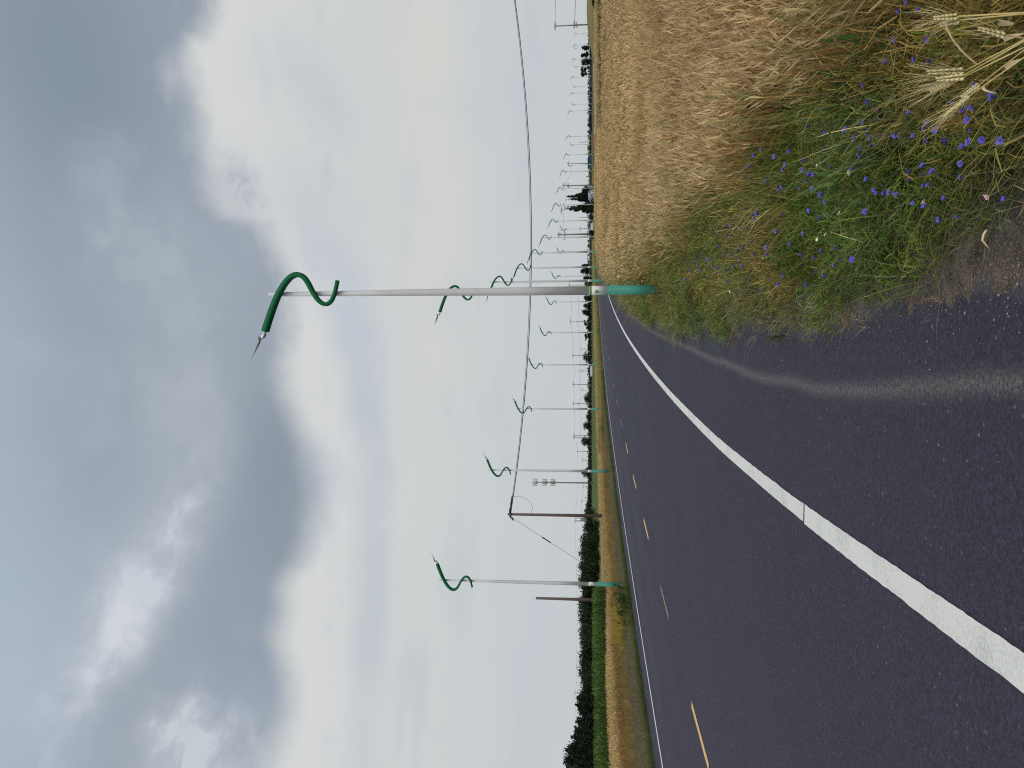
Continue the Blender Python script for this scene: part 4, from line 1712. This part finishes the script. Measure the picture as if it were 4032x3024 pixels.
# green weed band across the wheat, and the bank with a dark hedge at the right end
n = 3800
u = rng.random(n)
x = 15 + 35 * u
y = 43 - .10 * (x - 15) + rng.normal(0, .55, n) * (.5 + u)
k_ = rng.random(n) < np.clip(.45 + (x - 16) * .06, 0, 1)
x, y = x[k_], y[k_]
n = len(x)
collect(*scatter(feath_g + gr_g, x, y, gz(x, y) + .52, rng.uniform(1.0, 1.7, n), rng.uniform(0, 6.28, n), np.ones((n, 3)) * rng.uniform(.35, .7, (n, 1)) * np.array([[.85, .9, .8]]), sway(n)))
flush('weed_band', M_leaf)


def bank():
    xs_, ys_ = np.arange(52, 130, 2.0), np.arange(120, 176, 2.0)
    X, Y = np.meshgrid(xs_, ys_)
    t = np.clip((X - 64) / 10, 0, 1)
    t = t * t * (3 - 2 * t)
    Z = gz(X, Y) - .06 + 1.85 * t * np.exp(-((Y - 150) / 13) ** 2) * (1 + .15 * (vnoise(X, Y, 6, 81) - .5))
    V = np.stack([X, Y, Z], -1).reshape(-1, 3)
    n_, k2 = X.shape
    idx = np.arange(n_ * k2).reshape(n_, k2)
    F = np.stack([idx[:-1, :-1], idx[:-1, 1:], idx[1:, 1:], idx[1:, :-1]], -1).reshape(-1, 4)
    return tag(link('bank', np_mesh('bank', V, F, smooth=True), M_olive), kind='structure')


bank()
tree_px(20, 2328, 190, 95, 'shrub', 'very dark low hedge in front of the brown bank at the right end', (.010, .014, .010), 1800, 91, name='hedge', cat='hedge', leaf=.16)

# ------------------------------------------------------------------ pebbles on the dusty road edge
peb = []
for i in range(4):
    random.seed(400 + i)
    t = TP()
    v = [(U(-.2, .2), U(-.2, .2), 1)]
    b6 = [(math.cos(a) * U(.8, 1.2), math.sin(a) * U(.6, 1.1), U(.1, .4)) for a in np.arange(6) * pi / 3]
    v = b6 + [(p[0] * .6, p[1] * .6, .75) for p in b6]
    f = [(k2, (k2 + 1) % 6, 6 + (k2 + 1) % 6, 6 + k2) for k2 in range(6)] + [(6, 7, 8, 9), (9, 10, 11, 6)]
    t.add(v, f, (.42, .37, .32))
    peb.append(t.arr())
n = 9000
y = 1.8 + 14 * rng.random(n) ** 1.6
o = asph_edge(y) + .10 + rng.normal(0, .15, n)
far_ = rng.random(n) < .035
o[far_] = rng.uniform(-3.5, 1.3, far_.sum())
x, yy_ = at_off(y, o)
sz = rng.gamma(1.6, .0011, n) + .001
sz[far_] *= .8
T_ = (.2 + .75 * rng.random((n, 1)) ** 2.2) * np.array([[1, .95, .9]])
collect(*scatter(peb, x, yy_, gz(x, yy_) + .004, sz, rng.uniform(0, 6.28, n), T_))
flush('gravel', M_straw)

# ------------------------------------------------------------------ flowers
FL = [(1.38,2.8,0.39),(1.32,2.72,0.38),(1.38,2.86,0.39),(1.31,2.93,0.38),(1.21,2.72,0.35),(1.21,2.68,0.35),(1.27,3.04,0.37),(1.19,2.83,0.35),(1.14,2.73,0.34),(1.28,3.28,0.37),(0.96,2.51,0.3),(1.21,3.28,0.35),(1.18,3.25,0.35),(0.96,2.66,0.3),(0.89,2.42,0.29),(0.91,2.56,0.29),(0.9,2.54,0.29),(0.91,2.6,0.29),(1.11,3.23,0.33),(1.14,3.36,0.34),(1.03,2.94,0.32),(0.96,2.84,0.3),(0.95,2.87,0.3),(0.91,2.79,0.29),(0.84,2.58,0.28),(0.88,2.59,0.28),(1.25,3.79,0.36),(1.18,3.55,0.35),(1.35,4.01,0.38),(1.1,3.33,0.33),(1.09,3.35,0.33),(1.07,3.33,0.32),(1.11,3.47,0.33),(1.04,3.22,0.32),(0.98,3.05,0.31),(1.0,3.1,0.31),(0.95,2.96,0.3),(0.9,2.87,0.29),(0.86,2.74,0.28),(0.81,2.61,0.27),(0.81,2.65,0.27),(0.79,2.52,0.27),(0.76,2.44,0.26),(1.17,3.82,0.35),(1.05,3.44,0.32),(1.03,3.46,0.32),(1.03,3.31,0.32),(1.34,4.38,0.38),(1.4,4.68,0.39),(1.51,4.89,0.42),(1.54,5.09,0.42),(1.3,4.51,0.37),(1.29,4.57,0.37),(1.23,4.17,0.36),(1.19,4.24,0.35),(1.14,4.15,0.34),(1.12,4.08,0.33),(1.09,3.83,0.33),(1.0,3.57,0.31),(0.83,2.94,0.27),(0.8,2.94,0.27),(0.79,2.89,0.26),(0.84,3.04,0.28),(0.76,2.68,0.26),(0.72,2.7,0.25),(0.92,3.45,0.29),(0.86,3.4,0.28),(0.84,3.39,0.27),(0.82,3.31,0.27),(0.81,3.26,0.27),(0.79,3.21,0.26),(0.81,3.05,0.27),(0.76,2.97,0.26),(0.75,2.92,0.26),(1.12,4.21,0.33),(1.12,4.36,0.33),(1.06,4.14,0.32),(1.32,4.88,0.38),(1.32,4.95,0.38),(1.21,4.67,0.35),(1.2,4.72,0.35),(1.42,5.25,0.4),(1.51,5.35,0.42),(1.55,5.49,0.43),(1.51,5.25,0.42),(1.0,4.04,0.31),(0.95,3.98,0.3),(0.72,3.08,0.25),(0.69,3.0,0.24),(0.68,2.84,0.24),(0.59,2.75,0.24),(0.61,2.88,0.24),(0.58,2.45,0.24),(1.31,5.63,0.37),(1.26,5.43,0.36),(1.2,5.32,0.35),(1.18,5.43,0.35),(1.16,5.64,0.34),(1.2,5.84,0.35),(1.3,6.16,0.37),(1.28,5.95,0.37),(1.24,6.31,0.36),(1.06,4.76,0.32),(0.97,4.27,0.3),(0.9,4.11,0.29),(1.0,4.97,0.31),(0.88,4.46,0.28),(0.88,4.74,0.28),(1.05,5.6,0.32),(1.08,5.88,0.33),(1.23,6.75,0.36),(1.14,6.58,0.34),(1.08,6.34,0.33),(1.08,6.08,0.33),(1.02,6.18,0.31),(0.95,6.08,0.3),(0.97,5.62,0.3),(0.95,5.28,0.3),(0.9,5.29,0.29),(0.78,4.57,0.26),(0.71,4.57,0.25),(0.72,4.36,0.25),(0.74,4.22,0.25),(0.71,3.99,0.25),(0.64,3.94,0.24),(0.61,3.77,0.24),(0.63,4.06,0.24),(0.64,4.36,0.24),(0.6,4.2,0.24),(0.72,5.03,0.25),(0.68,5.18,0.24),(0.59,4.53,0.24),(0.85,5.88,0.28),(0.87,6.18,0.28),(1.08,6.97,0.33),(1.13,7.24,0.34),(1.27,7.97,0.37),(1.19,7.84,0.35),(1.29,8.55,0.37),(1.25,8.97,0.36),(1.05,7.09,0.32),(1.02,6.72,0.31),(0.99,6.35,0.31),(1.1,7.73,0.33),(0.89,7.33,0.29),(0.92,6.75,0.29),(0.7,5.71,0.25),(0.74,5.38,0.25),(0.79,3.52,0.27),(1.34,8.27,0.38),(1.33,8.02,0.38),(1.32,7.77,0.38),(1.22,7.5,0.36),(1.22,7.34,0.36)]


def flower(name, label, cat, group, petal_m, core_m, npet=9, rad=.016, cup=.5, stem_h=.3):
    root = empty(name, (0, 0, 0), label, cat, group)
    m = MB()
    m.tube([(0, 0, -stem_h), (.012, .006, -stem_h * .5), (0, 0, -.012)], [.0016, .0015, .0014], 4)
    m.build('stem', M_stem, root)
    m = MB()
    for k2 in range(npet):
        a = 2 * pi * k2 / npet + U(-.15, .15)
        c, s = math.cos(a), math.sin(a)
        w = rad * U(.28, .42)
        L = rad * U(.85, 1.15)
        zt = L * cup * U(.6, 1.3)
        v = [(c * rad * .12, s * rad * .12, 0), (c * L * .6 - s * w * .7, s * L * .6 + c * w * .7, zt * .6), (c * L - s * w, s * L + c * w, zt), (c * L * .86, s * L * .86, zt * 1.0),
             (c * L + s * w, s * L - c * w, zt), (c * L * .6 + s * w * .7, s * L * .6 - c * w * .7, zt * .6)]
        m.add(v, [(0, 5, 3, 1), (1, 3, 2), (5, 4, 3)])
    b = m.build('bloom', petal_m, root)
    m = MB()
    m.tube([(0, 0, -.012), (0, 0, -.004), (0, 0, .006)], [.002, rad * .25, rad * .18], 6)
    m.build('core', core_m, b)
    return root


M_stem = simple('flower_stem', (.10, .15, .05), .7, 0, .2, 20)
M_corn = simple('cornflower_blue', (.088, .085, .50), .7, 0, .25, 60)
M_corn2 = simple('cornflower_violet', (.10, .098, .46), .7, 0, .25, 60)
M_core = simple('flower_core_violet', (.09, .03, .25), .7, 0, .2, 60)
M_whitep = simple('white_petal', (.75, .75, .70), .7, 0, .06, 60)
M_pinkp = simple('pink_petal', (.62, .36, .50), .7, 0, .1, 60)
M_crimson = simple('crimson_petal', (.20, .008, .03), .6, 0, .2, 60)
M_yellowp = simple('yellow_petal', (.75, .47, .03), .7, 0, .1, 60)
random.seed(21)
lab_c = 'small blue cornflower among the green weeds between the road and the wheat'
cp = [flower('cornflower', lab_c, 'flower', 'cornflowers in the roadside weeds', M_corn if i % 3 else M_corn2, M_core, 8 + i % 3, .0165, .35 + .2 * (i % 3), .34) for i in range(6)]


def put_flower(proto, first, x, y, z, sc):
    if first:
        o = proto
        o.location = (x, y, z)
    else:
        o = copy_tree(proto, (x, y, z))
    o.rotation_euler = (U(-.6, .5), U(-.55, .55), U(0, 6.28))
    o.scale = (sc, sc, sc)
    return o


seen = set()
for i, (x, y, z) in enumerate(FL):
    q = i % 6
    sc = U(.65, 1.05) * (.8 if y < 3.4 else 1.0 if y < 5 else 1.15)
    put_flower(cp[q], q not in seen, x, y, z + .055, sc)
    seen.add(q)
OT = [(1.16,4.05,0.34),(0.81,4.14,0.27),(0.81,4.28,0.27),(0.91,5.47,0.29),(1.24,2.73,0.36),(0.87,3.89,0.28),(1.01,3.66,0.31),(0.82,6.44,0.27),(0.83,6.8,0.27),(1.27,8.65,0.37),(0.62,2.58,0.24),(0.71,3.02,0.25),(1.15,3.23,0.34),(1.09,4.34,0.33),(1.38,7.11,0.39),(1.28,7.17,0.37),(1.93,13.98,0.52),(1.94,13.55,0.52)]
spec = [('white_flower', 'white flower head among the cornflowers in the roadside weeds', M_whitep, M_yellowp, range(0, 10), 'white flowers in the roadside weeds'),
        ('pink_flower', 'pale pink flower low in the weeds near the gravel edge', M_pinkp, M_yellowp, range(10, 12), 'pink flowers near the gravel edge'),
        ('crimson_flower', '', M_crimson, M_core, range(12, 14), None),
        ('yellow_flower', '', M_yellowp, M_yellowp, range(14, 18), None)]
for nm, lb, pm, cm, rg, gp_ in spec:
    pr = flower(nm, lb or nm, 'flower', gp_, pm, cm, 7, .018, .3, .34)
    for j, i in enumerate(rg):
        o = put_flower(pr, j == 0, OT[i][0], OT[i][1], OT[i][2] + .04, U(.45, .8) * (2.2 if nm == 'yellow_flower' else 1.3 if nm == 'crimson_flower' else 1))
        if nm == 'crimson_flower':
            o['label'] = ['crimson flower close to the front wheat ears, the nearer of two', 'crimson flower beside a bunch of cornflowers, the farther of two'][j]
        if nm == 'yellow_flower':
            o['label'] = ['yellow flower in the green weeds, the right one of a close pair', 'yellow flower in the green weeds, the left one of a close pair', 'orange yellow flower by the nearest sculpture base, the farther one',
                          'orange yellow flower by the nearest sculpture base, the nearer one'][j]

# ------------------------------------------------------------------ tall wheat stalks close to the camera
M_ear = simple('ripe_ear', (.56, .49, .26), .75, 0, .2, 60)
M_awn = simple('awn', (.50, .42, .22), .75, 0, .15, 60)
M_stalk = simple('straw_stalk', (.48, .38, .15), .7, 0, .2, 30)
M_dry = simple('dry_leaf', (.56, .44, .27), .8, 0, .2, 25)


def px_point(x, y, d):
    """point on the picture ray (x, y) at ground distance d from the camera"""
    v = Vector((1512 - y, 0, 0)) + Vector((0, math.cos(th), math.sin(th))) * 2900 + upv * (2016 - x)
    v *= d / math.hypot(v.x, v.y)
    return Vector((v.x, v.y, EYE + v.z))


def wheat_stalk(tip, neck, foot, label, leaf=None, broad=1.0, awns=26, seed=0):
    random.seed(seed)
    root = empty('wheat_stalk', (foot.x, foot.y, 0), label, 'wheat stalk', 'tall wheat stalks in front of the flowers')
    o = Vector((foot.x, foot.y, 0))
    m = MB()
    A, B = foot - o, neck - o
    c = A.lerp(B, .55) + Vector((.0, .0, .03))
    pth = [A.lerp(c, t).lerp(c.lerp(B, t), t) for t in np.linspace(0, 1, 10)]
    m.tube(pth, [.0028 - .0011 * i / 9 for i in range(10)], 6)
    m.build('stem', M_stalk, root, True)
    ax = tip - neck
    L = ax.length
    ax.normalize()
    u = ax.cross(Vector((0, 0, 1))).normalized()
    w = u.cross(ax).normalized()
    m, ma = MB(), MB()
    nk = 11
    for i in range(nk):
        t = i / nk
        p = B + ax * L * t
        for s in (-1, 1):
            d = (u * s * (.9) + w * .3 * (-1) ** i).normalized()
            r_ = .0042 * broad * (1 - .45 * t)
            q = p + d * r_ * .8 + (ax * L / nk * .5 if s > 0 else Vector())
            e = q + ax * L / nk * 1.5 + d * r_ * .7
            m.tube([q - ax * .001, q.lerp(e, .35), q.lerp(e, .7), e], [r_ * .3, r_ * .85, r_ * .7, r_ * .08], 6)
            if random.random() < awns / (2 * nk):
                f_ = e + ax * U(.035, .07) + d * U(.004, .024) + w * U(-.012, .012)
                ma.tube([e, e.lerp(f_, .5) + d * .002, f_], [.0006, .0005, .0002], 3)
    ear = m.build('ear', M_ear, root, True)
    ma.build('awns', M_awn, ear)
    if leaf:
        m = MB()
        p0, p1, w0 = leaf
        p0, p1 = p0 - o, p1 - o
        mid = p0.lerp(p1, .5) + Vector((0, 0, .025))
        v, f = [], []
        sd = (p1 - p0).cross(Vector((0, 1, .3))).normalized()
        for i in range(9):
            t = i / 8
            p = p0.lerp(mid, t).lerp(mid.lerp(p1, t), t)
            ww = w0 * math.sin(pi * min(.97, .12 + t * .86)) ** .7
            v += [p - sd * ww, p + Vector((0, -.003, -.002)), p + sd * ww]
            if i:
                b = (i - 1) * 3
                f += [(b, b + 1, b + 4, b + 3), (b + 1, b + 2, b + 5, b + 4)]
        m.add(v, f)
        m.build('leaf', M_dry, root)
    return root


Z = 3300
fx = lambda cx: Z + cx * .3315
fy = lambda cy: cy * .3315


def stalk(tip, neck, out_, d, label, leaf=None, broad=1.0, awns=26, seed=0):
    T_, Nk = px_point(fx(tip[0]), fy(tip[1]), d), px_point(fx(neck[0]), fy(neck[1]), d - .02)
    O = px_point(fx(out_[0]), fy(out_[1]), d - .10)
    dirn = (O - Nk).normalized()
    ft = Nk + dirn * ((Nk.z - .0) / max(.15, -dirn.z))
    lf = None
    if leaf:
        lf = (px_point(fx(leaf[0][0]), fy(leaf[0][1]), d - .03), px_point(fx(leaf[1][0]), fy(leaf[1][1]), d - .05), leaf[2])
    return wheat_stalk(T_, Nk, ft, label, lf, broad, awns, seed)


stalk((1150, 215), (1420, 195), (2208, 150), 1.95, 'wheat stalk with pale ear, rightmost and straight, two ears side by side', None, 1.0, 22, 1)
stalk((1220, 295), (1440, 240), (2208, 165), 1.97, 'wheat stalk with short knobbly pale ear just left of the rightmost one', None, 1.15, 8, 2)
stalk((1080, 860), (1500, 845), (2208, 490), 1.95, 'wheat stalk with bushy long awned ear, the uppermost of three close ears', ((1650, 770), (1260, 250), .0015), 1.1, 40, 3)
stalk((1180, 945), (1500, 910), (2208, 580), 1.93, 'wheat stalk with bushy ear in the middle of three close ears', ((1960, 490), (2208, 400), .006), 1.1, 44, 4)
stalk((1100, 1085), (1330, 985), (1780, 740), 1.96, 'wheat stalk with drooping fuzzy ear, lowest of three close ears', None, 1.2, 44, 5)
stalk((1265, 1375), (1560, 1140), (2208, 700), 1.9, 'wheat stalk with long slender bare ear reaching farthest towards the road', ((2005, 840), (2190, 700), .007), .8, 24, 6)
stalk((1470, 1150), (1680, 1005), (2208, 610), 1.92, 'wheat stalk with pale beaded ear beside the long slender one', ((1740, 1010), (1870, 1110), .004), 1.0, 6, 7)
stalk((1680, 340), (1990, 420), (2208, 450), 1.9, 'wheat stalk with greenish ear bending right near the front edge', ((2070, 280), (1900, 250), .007), 1.0, 16, 8)
random.seed(77)

# loose dry straws lying in the weeds and on the road
for (a, b, d, lb) in [((3095, 925), (3130, 1055), 5.6, 'long pale dry straw leaning in the weeds, the bent one'), ((3080, 1065), (3170, 1075), 5.6, 'thick pale dry straw lying flat across the green weeds'),
                      ((3055, 1180), (3150, 1135), 5.9, 'dry straw lying slanted near the gravel edge'), ((3885, 905), (3900, 985), 2.75, 'dry straw on the bare soil in the front corner')]:
    p, q = px_point(a[0], a[1], d), px_point(b[0], b[1], d * 1.01)
    m = MB()
    c = p.lerp(q, .5) + Vector((0, 0, .02))
    m.tube([p, p.lerp(c, .5) + Vector((0, 0, .004)), c, c.lerp(q, .5), q], [.004, .0045, .004, .003, .0015], 6)
    tag(m.build('dry_straw', M_dry, None, True), lb, 'straw', 'loose dry straws')
gx, gy = -1.19 - .0, 3.55
m = MB()
v = [(-2.02, 3.39, .012), (-1.985, 3.40, .016), (-1.93, 3.395, .013), (-1.985, 3.375, .012)]
m.add(v + [(p[0], p[1], p[2] - .006) for p in v], [(0, 1, 2, 3), (7, 6, 5, 4), (0, 4, 5, 1), (1, 5, 6, 2), (2, 6, 7, 3), (3, 7, 4, 0)])
tag(m.build('fallen_leaf', M_dry), 'small dry leaf lying alone on the asphalt beyond the white line', 'leaf')
